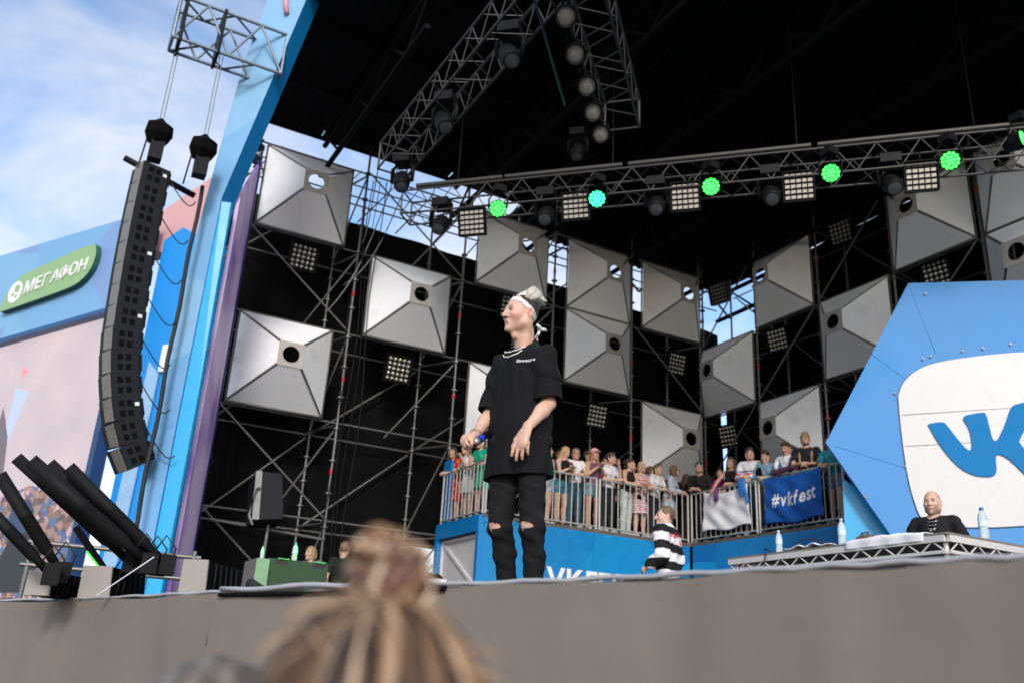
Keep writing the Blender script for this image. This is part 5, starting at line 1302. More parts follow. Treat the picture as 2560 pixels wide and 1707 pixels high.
    add({'dress': 'skirt', 'skirt': 'skirt', 'shorts': 'shorts'}.get(kind, 'trousers'), me, None, t, True)
    for g in (1, -1):
        V, Q = sdf_mesh([C_((g * (hw + 0.012), 0.03, 0.048), (g * (hw + 0.035), -0.14, 0.036), 0.044, 0.038, 0.02), H_((g * hw, 0, 0.004), (0, 0, -1), 0.3)], res)
        add('shoe', np_mesh('shoe', V, Q, cloth(shoes)), None, t, True)
    # hair
    st, hcl = hair; hh = 0.006
    Mh = Matrix.Translation(Vector(hc)) @ Matrix(Rh.tolist()).to_4x4()
    cut = [E_((0, -0.075, -0.035), (0.068, 0.075, 0.098), 0.01, -1)]
    base = [E_((0, 0.022, 0.044), (0.085, 0.105, 0.094), 0.01)]
    if st == 'buzz': hp_ = [E_((0, 0.022, 0.042), (0.080, 0.101, 0.091), 0.01)] + cut + [H_((0, 0.02, -0.03), (0, -0.2, -1), 0.3)]
    elif st == 'short': hp_ = base + [E_((0, -0.02, 0.10), (0.066, 0.075, 0.045), 0.02)] + cut + [H_((0, 0.02, -0.035), (0, -0.2, -1), 0.3)]
    elif st == 'bob': hp_ = base + [E_((0.06, 0.03, -0.03), (0.034, 0.06, 0.085), 0.03), E_((-0.06, 0.03, -0.03), (0.034, 0.06, 0.085), 0.03), E_((0, 0.07, -0.03), (0.08, 0.045, 0.08), 0.03)] + cut
    elif st == 'tied': hp_ = base + [E_((0, 0.13, 0.06), (0.035, 0.035, 0.035), 0.02), C_((0, 0.13, 0.05), (0, 0.13, -0.10), 0.028, 0.012, 0.02)] + cut + [H_((0, 0.02, -0.05), (0, -0.3, -1), 0.12)]
    else:
        hp_ = base + [E_((0, 0.075, -0.04), (0.082, 0.05, 0.1), 0.03)]
        for g in (1, -1): hp_ += [C_((g * 0.068, 0.01, 0.03), (g * 0.086, 0.01, -0.16), 0.030, 0.034, 0.03), C_((g * 0.086, 0.01, -0.16), (g * 0.085, -0.045, -0.30), 0.034, 0.014, 0.03)]
        hp_ += [C_((0, 0.085, -0.08), (0, 0.095, -0.28), 0.075, 0.05, 0.03)] + cut
    if st in ('bald', 'custom'): hp_ = None
    hw_ = lambda x, y, z: 0.0035 * np.sin(95 * x + 40 * y + 6 * np.sin(24 * z))
    if hp_ is not None:
        V, Q = sdf_mesh(hp_, hh, warp=hw_)
        V = V @ np.array(Rh).T + np.array(hc)
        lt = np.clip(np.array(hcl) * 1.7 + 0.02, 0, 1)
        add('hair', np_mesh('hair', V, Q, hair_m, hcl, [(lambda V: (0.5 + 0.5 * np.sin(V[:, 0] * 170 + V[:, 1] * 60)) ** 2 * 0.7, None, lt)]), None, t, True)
    if glasses:
        m = MB()
        for g in (1, -1):
            m.path([Mh @ Vector((g * 0.031 + 0.021 * math.cos(a), -0.112, 0.004 + 0.017 * math.sin(a))) for a in np.linspace(0, 6.28, 13)], 0.0028, 5)
            m.path([Mh @ Vector((g * 0.052, -0.110, 0.008)), Mh @ Vector((g * 0.083, 0.0, 0.008))], 0.0026, 5)
        m.build('glasses', black_m, t, True)
    if cap:
        V, Q = sdf_mesh([E_((0, 0.02, 0.055), (0.092, 0.110, 0.095), 0.01), H_((0, 0, 0.045), (0, 0.1, -1), 0.3), E_((0, -0.10, 0.052), (0.07, 0.075, 0.009), 0.01)], 0.006)
        add('cap', np_mesh('cap', V @ np.array(Rh).T + np.array(hc), Q, cloth(cap)), None, t, True)
    if extra: extra(t, Mh)
    if phone:
        a, b = Vector(L[1]), Vector(Rr[1]); c = (a + b) / 2 + Vector((0, -0.03, 0.07))
        Mp = Matrix.Translation(Vector(loc)) @ Matrix.Rotation(yaw, 4, 'Z') @ Matrix.Scale(s, 4)
        m = MB(); m.box((0, 0, 0), (0.075, 0.010, 0.145)); m2 = m.mesh('phone', black_m)
        o = bpy.data.objects.new('phone', m2); COL.objects.link(o); o.matrix_world = Mp @ Matrix.Translation(c) @ Matrix.Rotation(R(-35), 4, 'X')
        props(o, 'dark phone held by the ' + phone, 'phone', 'phones held on the balcony')
    return t
# ================================================================== the singer
def singer():
    P0 = Vector((2.41, 4.38, 0)); TURN = R(42.2)
    t = thing('person', 'singer in black oversized tee and ripped black jeans, patterned headband, holding a microphone', 'person', P0, R(-71))
    ct, st_ = math.cos(TURN), math.sin(TURN)
    def V_(u, w, z): x, y = u, -w; return np.array((x * ct - y * st_, x * st_ + y * ct, z))
    skin = (0.59, 0.36, 0.262)
    hc = V_(-0.030, 0.035, 1.715); Rh = rotm(R(-15), R(2), R(2))
    shL, elL, wrL = np.array((0.165, 0, 1.425)), V_(0.155, 0.13, 1.15), V_(0.040, 0.25, 0.968)
    shR, elR, wrR = np.array((-0.165, 0.0, 1.425)), V_(-0.175, -0.09, 1.135), V_(-0.255, 0.085, 0.945)
    hipR, knR, anR = V_(-0.07, -0.03, 0.93), V_(-0.080, 0.035, 0.47), V_(-0.015, -0.06, 0.09)
    hipL, knL, anL = V_(0.075, 0.04, 0.93), V_(0.092, 0.115, 0.47), V_(0.122, 0.04, 0.09)
    B = [X_((0, 0.0, 1.0), (0, 0.0, 1.34), 0.135, 0.155, (1, 1.4, 1), 0.05), C_(shR * 0.8 + np.array((0, 0, .285)), shL * 0.8 + np.array((0, 0, .285)), 0.055, 0.055, 0.04),
         C_((0, 0.015, 1.48), (hc[0] * 0.75, hc[1] * 0.5 + 0.02, 1.63), 0.060, 0.056, 0.03), X_(hipR, hipL, 0.085, 0.085, (1, 1.1, 1), 0.04)]
    for hp, kn, an in ((hipR, knR, anR), (hipL, knL, anL)):
        cf = kn * 0.62 + an * 0.38 + np.array((0, 0.02, 0))
        B += [C_(hp, kn, 0.076, 0.052, 0.03), C_(kn, cf, 0.050, 0.048, 0.02), C_(cf, an, 0.048, 0.034, 0.02), E_(kn + np.array((0, -0.032, 0.0)), (0.036, 0.028, 0.042), 0.03)]
    for sh, el, wr in ((shL, elL, wrL), (shR, elR, wrR)):
        mid = el * 0.68 + wr * 0.32
        B += [C_(sh, el, 0.048, 0.039, 0.03), C_(el, mid, 0.040, 0.041, 0.02), C_(mid, wr, 0.040, 0.025, 0.02)]
    parts = [sdf_mesh(B, 0.0085)]
    hp, hcv = head_prims(False)
    HP = xf(hp, Rh, hc) + [C_((hc[0], hc[1] + 0.02, hc[2] - 0.05), (0, 0.015, 1.50), 0.054, 0.062, 0.03), C_(hc + Rh @ np.array((0.055, 0.03, -0.05)), (0.02, -0.03, 1.48), 0.018, 0.016, 0.03), E_((hc[0] - 0.01, hc[1] - 0.035, 1.575), (0.014, 0.014, 0.018), 0.03)] + xf(hcv, Rh, hc)
    parts.append(sdf_mesh(HP, 0.0034))
    for s in (-1, 1): parts.append(sdf_mesh(xf([E_((s * 0.031, -0.0775, 0.006), (0.0125, 0.0125, 0.0125), 0.01), C_((s * 0.031 - 0.014, -0.086, 0.0125), (s * 0.031 + 0.015, -0.084, 0.0125), 0.0042, 0.0042, 0.004)], Rh, hc), 0.0028))
    dl = V_(-0.052, 0.02, -0.183); dl /= np.linalg.norm(dl)
    parts.append(sdf_mesh(xf(hand_prims(1, (0.16, 0.22, 0.26, 0.34), 0.7, 0.10, 1.16), hand_frame(wrL - dl * 0.1, wrL, V_(-0.35, 1, 0.25)), wrL), 0.0034))
    dr = V_(-0.055, 0.075, -0.045); dr /= np.linalg.norm(dr)
    parts.append(sdf_mesh(xf(hand_prims(-1, (0.95, 1.05, 1.1, 1.1), 0.9, 0.05, 1.04), hand_frame(wrR - dr * 0.1, wrR, V_(-0.75, 0.05, 0.6)), wrR), 0.0036))
    V, Q = join(parts)
    blush = [((0.05, -0.07, -0.03), (0.03, 0.04, 0.025), (0.60, 0.32, 0.25)), ((0.0765, 0.018, 0.0), (0.02, 0.03, 0.035), (0.58, 0.29, 0.22))] + [(p, 0.0032, (0.16, 0.07, 0.05)) for p in ((0.050, -0.062, -0.085), (0.062, -0.03, -0.092), (0.038, -0.085, -0.022), (0.066, 0.012, -0.075), (0.055, -0.05, -0.055))]
    blush = [(c, (r, r, r) if not hasattr(r, '__len__') else r, k) for c, r, k in blush]
    pa = xfp(blush, Rh, hc) + xfp(head_paints((0.20, 0.13, 0.09), (0.50, 0.22, 0.19)), Rh, hc)
    Rn, on = np.array(Rh), np.array(hc)
    def stubble(V):
        L = (V - on) @ Rn
        jaw = np.clip((-0.045 - L[:, 2]) / 0.03, 0, 1) * np.clip((L[:, 2] + 0.135) / 0.02, 0, 1) * (np.abs(L[:, 0]) < 0.09) * (L[:, 1] < 0.03)
        return 0.22 * jaw
    def temple(V):
        L = (V - on) @ Rn; q = 0.76 * L[:, 1] + L[:, 2]
        a = np.clip((L[:, 1] + 0.035) / 0.02, 0, 1) * np.clip((L[:, 2] - 0.012) / 0.02, 0, 1) * (q < 0.06)
        b = np.clip((L[:, 1] - 0.045) / 0.015, 0, 1) * np.clip((L[:, 2] + 0.085) / 0.02, 0, 1)
        return np.clip(0.55 * a + 0.85 * b, 0, 0.9) * (np.linalg.norm(L, axis=1) < 0.16) * (np.abs(L[:, 0]) < 0.0775)
    add('body', np_mesh('body', V, Q, skin_m, skin, [(stubble, None, (0.28, 0.18, 0.13)), (temple, None, (0.13, 0.085, 0.06))] + pa), None, t, True)
    # oversized tee
    def sl(sh, el, f): return np.array(sh) + (np.array(el) - np.array(sh)) * f
    T = [X_((0, 0.0, 1.36), (0, 0.005, 1.05), 0.172, 0.188, (1, 1.30, 1), 0.05), X_((0, 0.005, 1.05), (0.0, 0.01, 0.60), 0.186, 0.218, (1, 1.22, 1), 0.04), C_((0, 0.015, 1.462), (0.155, 0.005, 1.425), 0.075, 0.066, 0.05), C_((0, 0.015, 1.462), (-0.155, 0.005, 1.425), 0.075, 0.066, 0.05),
         C_(shL, sl(shL, elL, 1.25), 0.078, 0.105, 0.05), C_(shR, sl(shR, elR, 1.25), 0.076, 0.100, 0.05), C_((0, 0.02, 1.50), (0, 0.03, 1.47), 0.085, 0.10, 0.04)]
    def folds(x, y, z):
        a = np.arctan2(y, x)
        low = np.clip((1.32 - z) / 0.4, 0, 1)
        f = 0.010 * low * np.sin(a * 5 + 2.6 * np.sin(z * 4) + 0.8 * np.sin(a * 2.0)) * (0.5 + 0.5 * np.sin(a * 2 + z * 6)) + 0.005 * np.sin(a * 4 - z * 17 + 3 * np.sin(a * 3)) * low + 0.002 * np.sin(a * 13 + z * 11)
        dia = 0.008 * np.sin(34 * (z + 0.8 * x) + 4 * np.sin(7 * x)) * np.clip((np.abs(x) - 0.08) / 0.1, 0, 1) * np.clip((z - 1.15) / 0.15, 0, 1)
        return f + dia
    nl = elL - shL; nl /= np.linalg.norm(nl); nr = elR - shR; nr /= np.linalg.norm(nr)
    neck = E_((0.0, -0.035, 1.535), (0.082, 0.085, 0.085), 0.008, -1)
    body_ = T[:4] + [C_(shL, sl(shL, elL, 0.45), 0.070, 0.078, 0.05), C_(shR, sl(shR, elR, 0.45), 0.066, 0.074, 0.05), T[6]]
    tp = [sdf_mesh(body_ + [H_((0, 0, 0.738), (0.03, 0.06, -1), 0.6), neck], 0.0075, shell=0.013, warp=folds)]
    for sh, el, r0, r1, f in ((shL, elL, 0.066, 0.092, 0.95), (shR, elR, 0.064, 0.086, 0.98)):
        n1 = el - sh; n1 /= np.linalg.norm(n1)
        tp.append(sdf_mesh([C_(sh, sl(sh, el, 1.3), r0, r1, 0.05), H_(sl(sh, el, f), n1, 0.3), H_(sl(sh, el, 0.12), -n1, 0.3)], 0.0075, shell=0.011, warp=lambda x, y, z: 0.0035 * np.sin(24 * z + 34 * x + 4 * np.sin(14 * y))))
    V, Q = join(tp)
    ring = []
    for a in np.linspace(0, 2 * math.pi, 49):
        best = None
        for la in np.linspace(-1.35, 0.6, 80):
            p = np.array((0.082 * math.cos(la) * math.sin(a), -0.035 - 0.085 * math.cos(la) * math.cos(a), 1.535 + 0.085 * math.sin(la)))
            f = min(float(_eval(q, *[np.array([[[c]]], np.float32) for c in p])[0, 0, 0]) for q in body_)
            if f > -0.004: best = p; break
        ring.append(best if best is not None else p)
    ring = [sum(ring[(i + k) % 48] for k in (-2, -1, 0, 1, 2)) / 5 for i in range(48)]
    cm = MB(); cm.path([tuple(p) for p in ring] + [tuple(ring[0])], 0.0085, 7)
    tee = np_mesh('tee', V, Q, mat('tee_black', (0.008, 0.008, 0.0095), 0.82, var=0.25, scale=6, bump=0.5, bscale=260, spec=0.14))
    to = add('tee', tee, None, t, True)
    co = cm.build('collar', MATS['tee_black'], None); co.parent = to
    bvh = BVHTree.FromPolygons([tuple(v) for v in V], [tuple(q) for q in Q])
    x = 0.060
    for ch in 'Околорэп':
        me = text_mesh(ch, 0.0205 if ch != 'О' else 0.025, 0.0, 0.0007)
        vx = [v.co.x for v in me.vertices]; lo = min(vx); w = max(vx) - lo
        for v in me.vertices:
            px, pz = x + v.co.x - lo, 1.385 + v.co.y
            hit = bvh.ray_cast(Vector((px, -0.5, pz)), Vector((0, 1, 0)))
            v.co = Vector((px, (hit[0].y if hit[0] else -0.13) - 0.0025, pz))
        me.materials.clear(); me.materials.append(white_letter)
        o = add('letter', me, None, None); o.parent = to
        x += w + 0.0022
    # ripped jeans
    J = [X_(hipR * 0.9 + np.array((0, 0, .1)), hipL * 0.9 + np.array((0, 0, .1)), 0.128, 0.128, (1, 1.15, 1), 0.03)]
    for hp, kn, an in ((hipR, knR, anR), (hipL, knL, anL)):
        cf = kn * 0.6 + an * 0.4 + np.array((0, 0.012, 0))
        J += [C_(hp, kn, 0.090, 0.066, 0.03), C_(kn, cf, 0.064, 0.060, 0.03), C_(cf, an + np.array((0, 0, -0.03)), 0.060, 0.050, 0.02)]
    jf = lambda x, y, z: 0.004 * np.sin(46 * z + 9 * x + 3 * np.sin(21 * y)) * (0.4 + np.exp(-((z - 0.47) / 0.16) ** 2) + np.exp(-((z - 0.12) / 0.1) ** 2)) + 0.002 * np.sin(90 * z + 40 * x)
    rip = []
    for kn, wid, sk in ((knR, 0.062, 0.012), (knL, 0.068, 0.006)):
        rip += [E_(kn + np.array((0.0, -0.085, -0.008)), (wid, 0.06, 0.016), 0.006, -1, rotm(0, 0, 0.12)), E_(kn + np.array((-0.02, -0.08, -0.03)), (0.016, 0.05, 0.022 + sk), 0.006, -1)]
    V, Q = sdf_mesh(J + rip, 0.0065, shell=0.010, warp=jf)
    jm = mat('jeans_black', (0.013, 0.013, 0.014), 0.8, var=0.3, scale=7, bump=0.5, bscale=300, spec=0.08, stain=((0.025, 0.025, 0.026), 5))
    jo = add('jeans', np_mesh('jeans', V, Q, jm), None, t, True)
    for kn in (knR, knL):                     # frayed threads across the rips
        m = MB(); r_ = random.Random(int(kn[0] * 999) + 5)
        for k in range(16):
            a = kn + np.array((r_.uniform(-0.06, 0.06), -0.062, 0.014)); m.path([a, a + np.array((r_.uniform(-.01, .01), -0.006, -r_.uniform(0.006, 0.022)))], 0.0012, 4)
        m.build('frayed_thread', jm, t, True)
    for an, g in ((anR, -1), (anL, 1)):
        V, Q = sdf_mesh([C_(an + np.array((0, 0.04, -0.035)), an + np.array((g * 0.03, -0.17, -0.05)), 0.05, 0.042, 0.02), C_(an + np.array((0, 0.02, 0.0)), an + np.array((0, 0.03, -0.03)), 0.05, 0.05, 0.02), H_((an[0], an[1], 0.004), (0, 0, -1), 0.4)], 0.009)
        add('shoe', np_mesh('shoe', V, Q, cloth((0.5, 0.5, 0.5))), None, t, True)
    # headband: cranium shell between two slanted planes
    n_ = np.array((0, 0.76, 1.0)); n_ /= np.linalg.norm(n_); c0 = np.array((0, -0.08, 0.100))
    hb = [E_((0, 0.018, 0.038), (0.0805, 0.1025, 0.0925), 0.01), H_(c0 + n_ * 0.017, n_, 0.5), H_(c0 - n_ * 0.015, -n_, 0.5)]
    V, Q = sdf_mesh(hb, 0.0034, warp=lambda x, y, z: 0.0012 * np.sin(160 * (0.76 * y + z) + 9 * x))
    V = V @ Rn.T + on
    ban = bpy.data.materials.new('bandana_print'); ban.use_nodes = True; n, l = ban.node_tree.nodes, ban.node_tree.links; b = n['Principled BSDF']; b.inputs['Roughness'].default_value = 0.85
    tcd = n.new('ShaderNodeTexCoord'); vo = n.new('ShaderNodeTexVoronoi'); vo.inputs['Scale'].default_value = 75; l.new(tcd.outputs['Object'], vo.inputs['Vector'])
    nz = n.new('ShaderNodeTexNoise'); nz.inputs['Scale'].default_value = 38; l.new(tcd.outputs['Object'], nz.inputs['Vector'])
    ad = n.new('ShaderNodeMath'); ad.operation = 'MULTIPLY'; l.new(vo.outputs['Distance'], ad.inputs[0]); l.new(nz.outputs['Fac'], ad.inputs[1])
    rp = n.new('ShaderNodeValToRGB'); rp.color_ramp.interpolation = 'CONSTANT'; rp.color_ramp.elements[0].color = (0.02, 0.03, 0.07, 1); rp.color_ramp.elements[1].position = 0.155; rp.color_ramp.elements[1].color = (0.74, 0.73, 0.70, 1)
    l.new(ad.outputs[0], rp.inputs[0]); l.new(rp.outputs[0], b.inputs['Base Color'])
    bo = add('headband', np_mesh('headband', V, Q, ban), None, t, True)
    Mh = Matrix.Translation(Vector(hc)) @ Matrix(Rh.tolist()).to_4x4()
    kp = Vector((0.012, 0.122, -0.058))
    for pts, rr in (([(0, 0, 0), (0.004, 0.02, -0.005), (0.0, 0.05, 0.0), (0.0, 0.068, -0.004)], (0.006, 0.012, 0.011, 0.002)), ([(0, 0, 0), (0.006, 0.004, -0.03), (0.0, -0.012, -0.06), (0.004, 0.0, -0.085)], (0.006, 0.009, 0.009, 0.003)), ([(0, -0.006, 0.02), (0.02, 0.0, 0.0), (0.0, 0.006, -0.012)], (0.01, 0.012, 0.008))):
        m = MB(); m.path([Mh @ (kp + Vector(p)) for p in pts], 0.01, 6, radii=rr); m.build('headband_tail', ban, t, True)
    # bleached spiky hair and the dark under-hair
    V, Q = sdf_mesh([E_((0, 0.022, 0.040), (0.0775, 0.098, 0.0885), 0.01), H_(c0 + n_ * 0.002, -n_, 0.5), H_((0, -0.045, 0.0), (0, -1, 0.15), 0.3)], 0.005)
    add('under_hair', np_mesh('under_hair', V @ Rn.T + on, Q, hair_m, (0.035, 0.026, 0.02)), None, t, True)
    r_ = random.Random(11); Vs, Qs, cols, base = [], [], [], 0; m = MB(); pal = []
    for k in range(1300):
        th = r_.uniform(-2.4, 2.4); ph = r_.uniform(0.05, 1.0)
        d = Vector((math.sin(th) * math.sin(ph), 0.25 + math.cos(th) * math.sin(ph) * 0.75, math.cos(ph) * 0.95)).normalized()
        root = Vector((d.x * 0.076, 0.022 + d.y * 0.094, 0.042 + d.z * 0.088))
        if 0.76 * root.y + root.z < 0.058: continue
        L = r_.uniform(0.030, 0.070) * (1.1 if root.y < 0.03 else 0.95)
        fwd = Vector((r_.uniform(-.25, .25), (0.15 if root.y < 0.0 else 0.9) + r_.uniform(-.45, .45), (0.75 if root.y < 0.03 else 0.05) + r_.uniform(-.3, .3)))
        dr_ = (d * 0.75 + fwd * 0.7).normalized(); mid = root + dr_ * L * 0.55 + d * 0.008; tip = root + dr_ * L + Vector((0, 0.012, -0.010 if root.y > 0.04 else 0.004))
        b0 = len(m.v); m.path([Mh @ (root - d * 0.006), Mh @ root, Mh @ mid, Mh @ tip], 0.006, 5, radii=(0.0040, 0.0042, 0.0032, 0.0006))
        sh_ = r_.uniform(0.75, 1.1)
        for i in range(len(m.v) - b0): pal.append((0.45, 0.38, 0.29) if i < 5 else (0.80 * sh_, 0.75 * sh_, 0.66 * sh_))
    me = m.mesh('hair', hair_m); at = me.color_attributes.new('col', 'FLOAT_COLOR', 'POINT')
    at.data.foreach_set('color', np.array([(*c, 1) for c in pal], np.float32).ravel())
    add('hair', me, None, t, True)
    # two white necklaces
    for dz, ry, drop in ((0.0, 0.086, 0.030), (-0.004, 0.094, 0.062)):
        pts = []
        for a in np.linspace(0, 2 * math.pi, 34):
            x_, y_ = 0.078 * math.sin(a), -0.012 - ry * math.cos(a); z_ = 1.508 + dz - drop * (0.5 + 0.5 * math.cos(a)) ** 1.5 - 0.012 * math.cos(a)
            hit = bvh.ray_cast(Vector((x_, -0.5, z_)), Vector((0, 1, 0))) if math.cos(a) > 0.1 else (None,)
            if hit[0] is not None and abs(hit[0].y - y_) < 0.05: y_ = min(y_, hit[0].y - 0.004)
            pts.append((x_, y_, z_))
        m = MB(); m.path(pts, 0.0038, 6); m.build('necklace', mat('pearl_white', (0.75, 0.72, 0.64), 0.35), t, True)
    for a0, a1 in ((0.86, 0.90), (0.92, 0.955)):       # thin bracelets on the mic arm
        m = MB(); c = elR * (1 - a0) + wrR * a0; d = (wrR - elR); d /= np.linalg.norm(d); e1 = np.cross(d, (0, 0, 1)); e1 /= np.linalg.norm(e1); e2 = np.cross(d, e1)
        m.path([c + 0.034 * (math.cos(a) * e1 + math.sin(a) * e2) for a in np.linspace(0, 6.283, 18)], 0.002, 5); m.build('bracelet', mat('bracelet_grey', (0.25, 0.22, 0.2), 0.5), t, True)
    # microphone in the right fist
    Mw = Matrix.Translation(P0) @ Matrix.Rotation(R(-71), 4, 'Z')
    W = lambda u, w, z: Mw @ Vector(V_(u, w, z))
    mt = thing('microphone', 'black microphone with blue band held in the singer right fist', 'microphone', W(-0.27, 0.14, 0.88))
    g0 = Vector(wrR + dr * 0.080); a, b2 = Mw @ g0 + (W(0.03, -0.0, -0.0) - W(0, 0, 0)), W(-0.165, 0.02, 0.995)
    a = W(-0.262, 0.155, 0.885)
    Qm = Matrix.Translation(a) @ (b2 - a).to_track_quat('Z', 'Y').to_matrix().to_4x4(); Lm = (b2 - a).length
    m = MB(); m.lathe([(0.0, 0.0), (0.018, 0.0), (0.020, 0.01), (0.021, Lm), (0.0, Lm)], 14, Qm); m.build('mic_body', black_m, mt)
    m = MB(); m.lathe([(0.0, -0.012), (0.017, -0.010), (0.0245, 0.0), (0.0262, 0.012), (0.0255, 0.03), (0.021, 0.034)], 14, Qm @ Matrix.Translation((0, 0, 0.03))); m.build('silver_ring', mat('mic_silver', (0.5, 0.52, 0.53), 0.3, 0.8), mt)
    m = MB(); m.lathe([(0.0215, 0.075), (0.0225, 0.08), (0.0225, 0.105), (0.0215, 0.11)], 14, Qm); m.build('blue_band', mat('band_blue', (0.01, 0.05, 0.45), 0.4), mt)
singer()

# ================================================================== others on the stage
def jersey(V):
    z = V[:, 2] - 0.10 * np.abs(V[:, 0]) ** 1.0
    return ((((z - 0.925) / 0.205) % 1.0) < 0.5).astype(float)
def red_marks(t, Mh):
    me = None
    body = [c for c in t.children if c.name.startswith('shirt')][0].data
    bv = BVHTree.FromPolygons([tuple(v.co) for v in body.vertices], [tuple(p.vertices) for p in body.polygons])
    x = 0.17
    for ch in 'Palm Angels':
        if ch == ' ': x -= 0.022; continue
        me = text_mesh(ch, 0.085, 0.0, 0.003)
        vx = [v.co.x for v in me.vertices]; lo = min(vx); w = max(vx) - lo
        for v in me.vertices:
            px = x - (v.co.x - lo); pz = 1.325 + v.co.y - 1.4 * px * px
            hit = bv.ray_cast(Vector((px, 0.6, pz)), Vector((0, -1, 0)))
            v.co = Vector((px, (hit[0].y if hit[0] else 0.1) + 0.004, pz))
        me.materials.clear(); me.materials.append(mat('letter_red', (0.60, 0.02, 0.08), 0.6)); x -= w + 0.006
        add('letter', me, None, t, True)
person('man in black and white striped jersey with red lettering, walking away left', (6.87, 8.66, 0), R(212), 1.73, (0.55, 0.35, 0.26), ('buzz', (0.10, 0.06, 0.03)), ((0.72, 0.70, 0.72), 'long'), ('jeans', (0.62, 0.60, 0.62)),
       L=((0.27, 0.03, 1.10), (0.25, -0.15, 0.98)), Rr=((-0.27, 0.02, 1.10), (-0.25, -0.05, 0.86)), lean=0.02, bulk=0.03, hyaw=R(35), fem=False, group='men on the stage', stripes=(jersey, (0.012, 0.012, 0.013)), res=0.010, hres=0.005, backL=(0.8, 0, 0.6), backR=(-1, 0, 0.1), extra=red_marks)
def dj_extra(t, Mh):
    for k in range(3):
        m = MB(); m.path([(0.075 * math.sin(a), -0.045 - 0.075 * math.cos(a) - 0.03 * (math.cos(a) > 0), 1.425 - (0.05 + 0.035 * k) * (0.5 + 0.5 * math.cos(a)) ** 1.3) for a in np.linspace(-2.2, 2.2, 24)], 0.0035, 5); m.build('necklace', mat('silver_chain', (0.6, 0.6, 0.58), 0.25, 0.9), t, True)
    for p in ((-0.015, -0.145, 1.29), (0.02, -0.147, 1.30), (0.0, -0.15, 1.26)):
        m = MB(); m.lathe([(0, -0.014), (0.012, -0.006), (0.014, 0.004), (0, 0.012)], 8, Matrix.Translation(p)); m.build('pendant', mat('silver_chain', (0.6, 0.6, 0.58)), t, True)
person('bald bearded man in a black tee with silver necklaces behind the table', (8.42, 6.16, 0), R(-70), 1.76, (0.56, 0.35, 0.27), ('bald', (0.10, 0.07, 0.05)), ((0.012, 0.012, 0.013), 'short'), ('jeans', (0.02, 0.02, 0.025)),
       L=((0.30, -0.06, 1.14), (0.30, -0.2, 0.93)), Rr=((-0.30, -0.02, 1.13), (-0.26, -0.16, 0.90)), lean=0.03, hyaw=R(2), fem=False, group='men on the stage', res=0.010, hres=0.0045, extra=dj_extra, beard=True)
# ================================================================== spectators on the balcony
DK = 2.515
W_ = lambda x, dy=0.30: (x, 14.98 + dy, DK)
Z_ = lambda y, dx=0.30: (12.48 + dx, y, DK)
rest = dict(L=((0.23, -0.14, 1.12), (0.06, -0.33, 1.09)), Rr=((-0.23, -0.14, 1.12), (-0.06, -0.33, 1.09)))
ph = dict(L=((0.21, -0.17, 1.10), (0.035, -0.30, 1.21)), Rr=((-0.21, -0.17, 1.10), (-0.035, -0.30, 1.21)))
down = dict(L=((0.24, 0.02, 1.10), (0.23, -0.12, 0.88)), Rr=((-0.24, 0.02, 1.10), (-0.23, -0.12, 0.88)))
chin = dict(L=((0.23, -0.16, 1.12), (0.10, -0.24, 1.44)), Rr=((-0.22, -0.15, 1.10), (0.02, -0.33, 1.09)))
sk1, sk2 = (0.56, 0.34, 0.25), (0.50, 0.29, 0.20)
white, denim, black = (0.70, 0.68, 0.69), (0.10, 0.20, 0.30), (0.014, 0.014, 0.015)
redw = lambda per, off=0.0, f=0.5: (lambda V: ((((V[:, 2] + off) / per) % 1.0) < f).astype(float))
person('girl in a red patterned dress leaning at the left end of the balcony', (7.86, 16.95, DK), R(-75), 1.64, sk1, ('long', (0.05, 0.03, 0.02)), ((0.62, 0.03, 0.02), 'short'), ('dress', (0.60, 0.03, 0.02)), hyaw=R(20), lean=0.1, stripes=(lambda V: (np.sin(V[:, 0] * 40) * np.sin(V[:, 2] * 37 + V[:, 0] * 9) > 0.72).astype(float), (0.7, 0.4, 0.06)), **rest)
person('girl with bent raised arm beside the red dress, seen under the singer hand', (7.88, 16.35, DK), R(-80), 1.62, sk1, ('long', (0.20, 0.13, 0.07)), ((0.55, 0.55, 0.58), 'tank'), ('skirt', (0.6, 0.6, 0.62)), L=((0.22, -0.2, 1.10), (0.05, -0.28, 1.36)), Rr=rest['Rr'], lean=0.1, hyaw=R(10))
person('girl in a green dress mostly hidden behind the singer tee', (7.86, 15.72, DK), R(-70), 1.62, sk1, ('tied', (0.12, 0.07, 0.04)), ((0.01, 0.33, 0.18), 'cap'), ('skirt', (0.01, 0.33, 0.18)), lean=0.08, **rest)
person('pale blonde girl in a white top right beside the singer hip, looking right', W_(9.09, 0.36), R(10), 1.60, sk1, ('long', (0.42, 0.30, 0.17)), ((0.62, 0.63, 0.66), 'tank'), ('shorts', (0.35, 0.45, 0.52)), hyaw=R(40), lean=0.02, **down)
person('long haired blonde in a black crop top looking down at her phone', W_(9.42), R(12), 1.60, sk1, ('long', (0.36, 0.24, 0.12)), (black, 'crop'), ('shorts', (0.045, 0.17, 0.26)), hpitch=R(24), lean=0.08, phone='long haired blonde in the black crop top', shoes=(0.03, 0.03, 0.03), **ph)
person('person with glasses in a white sleeveless shirt and dark jeans', W_(9.76, 0.34), R(-8), 1.64, sk1, ('tied', (0.20, 0.13, 0.07)), (white, 'cap'), ('jeans', (0.04, 0.09, 0.13)), hyaw=R(-12), lean=0.03, glasses=True, **rest)
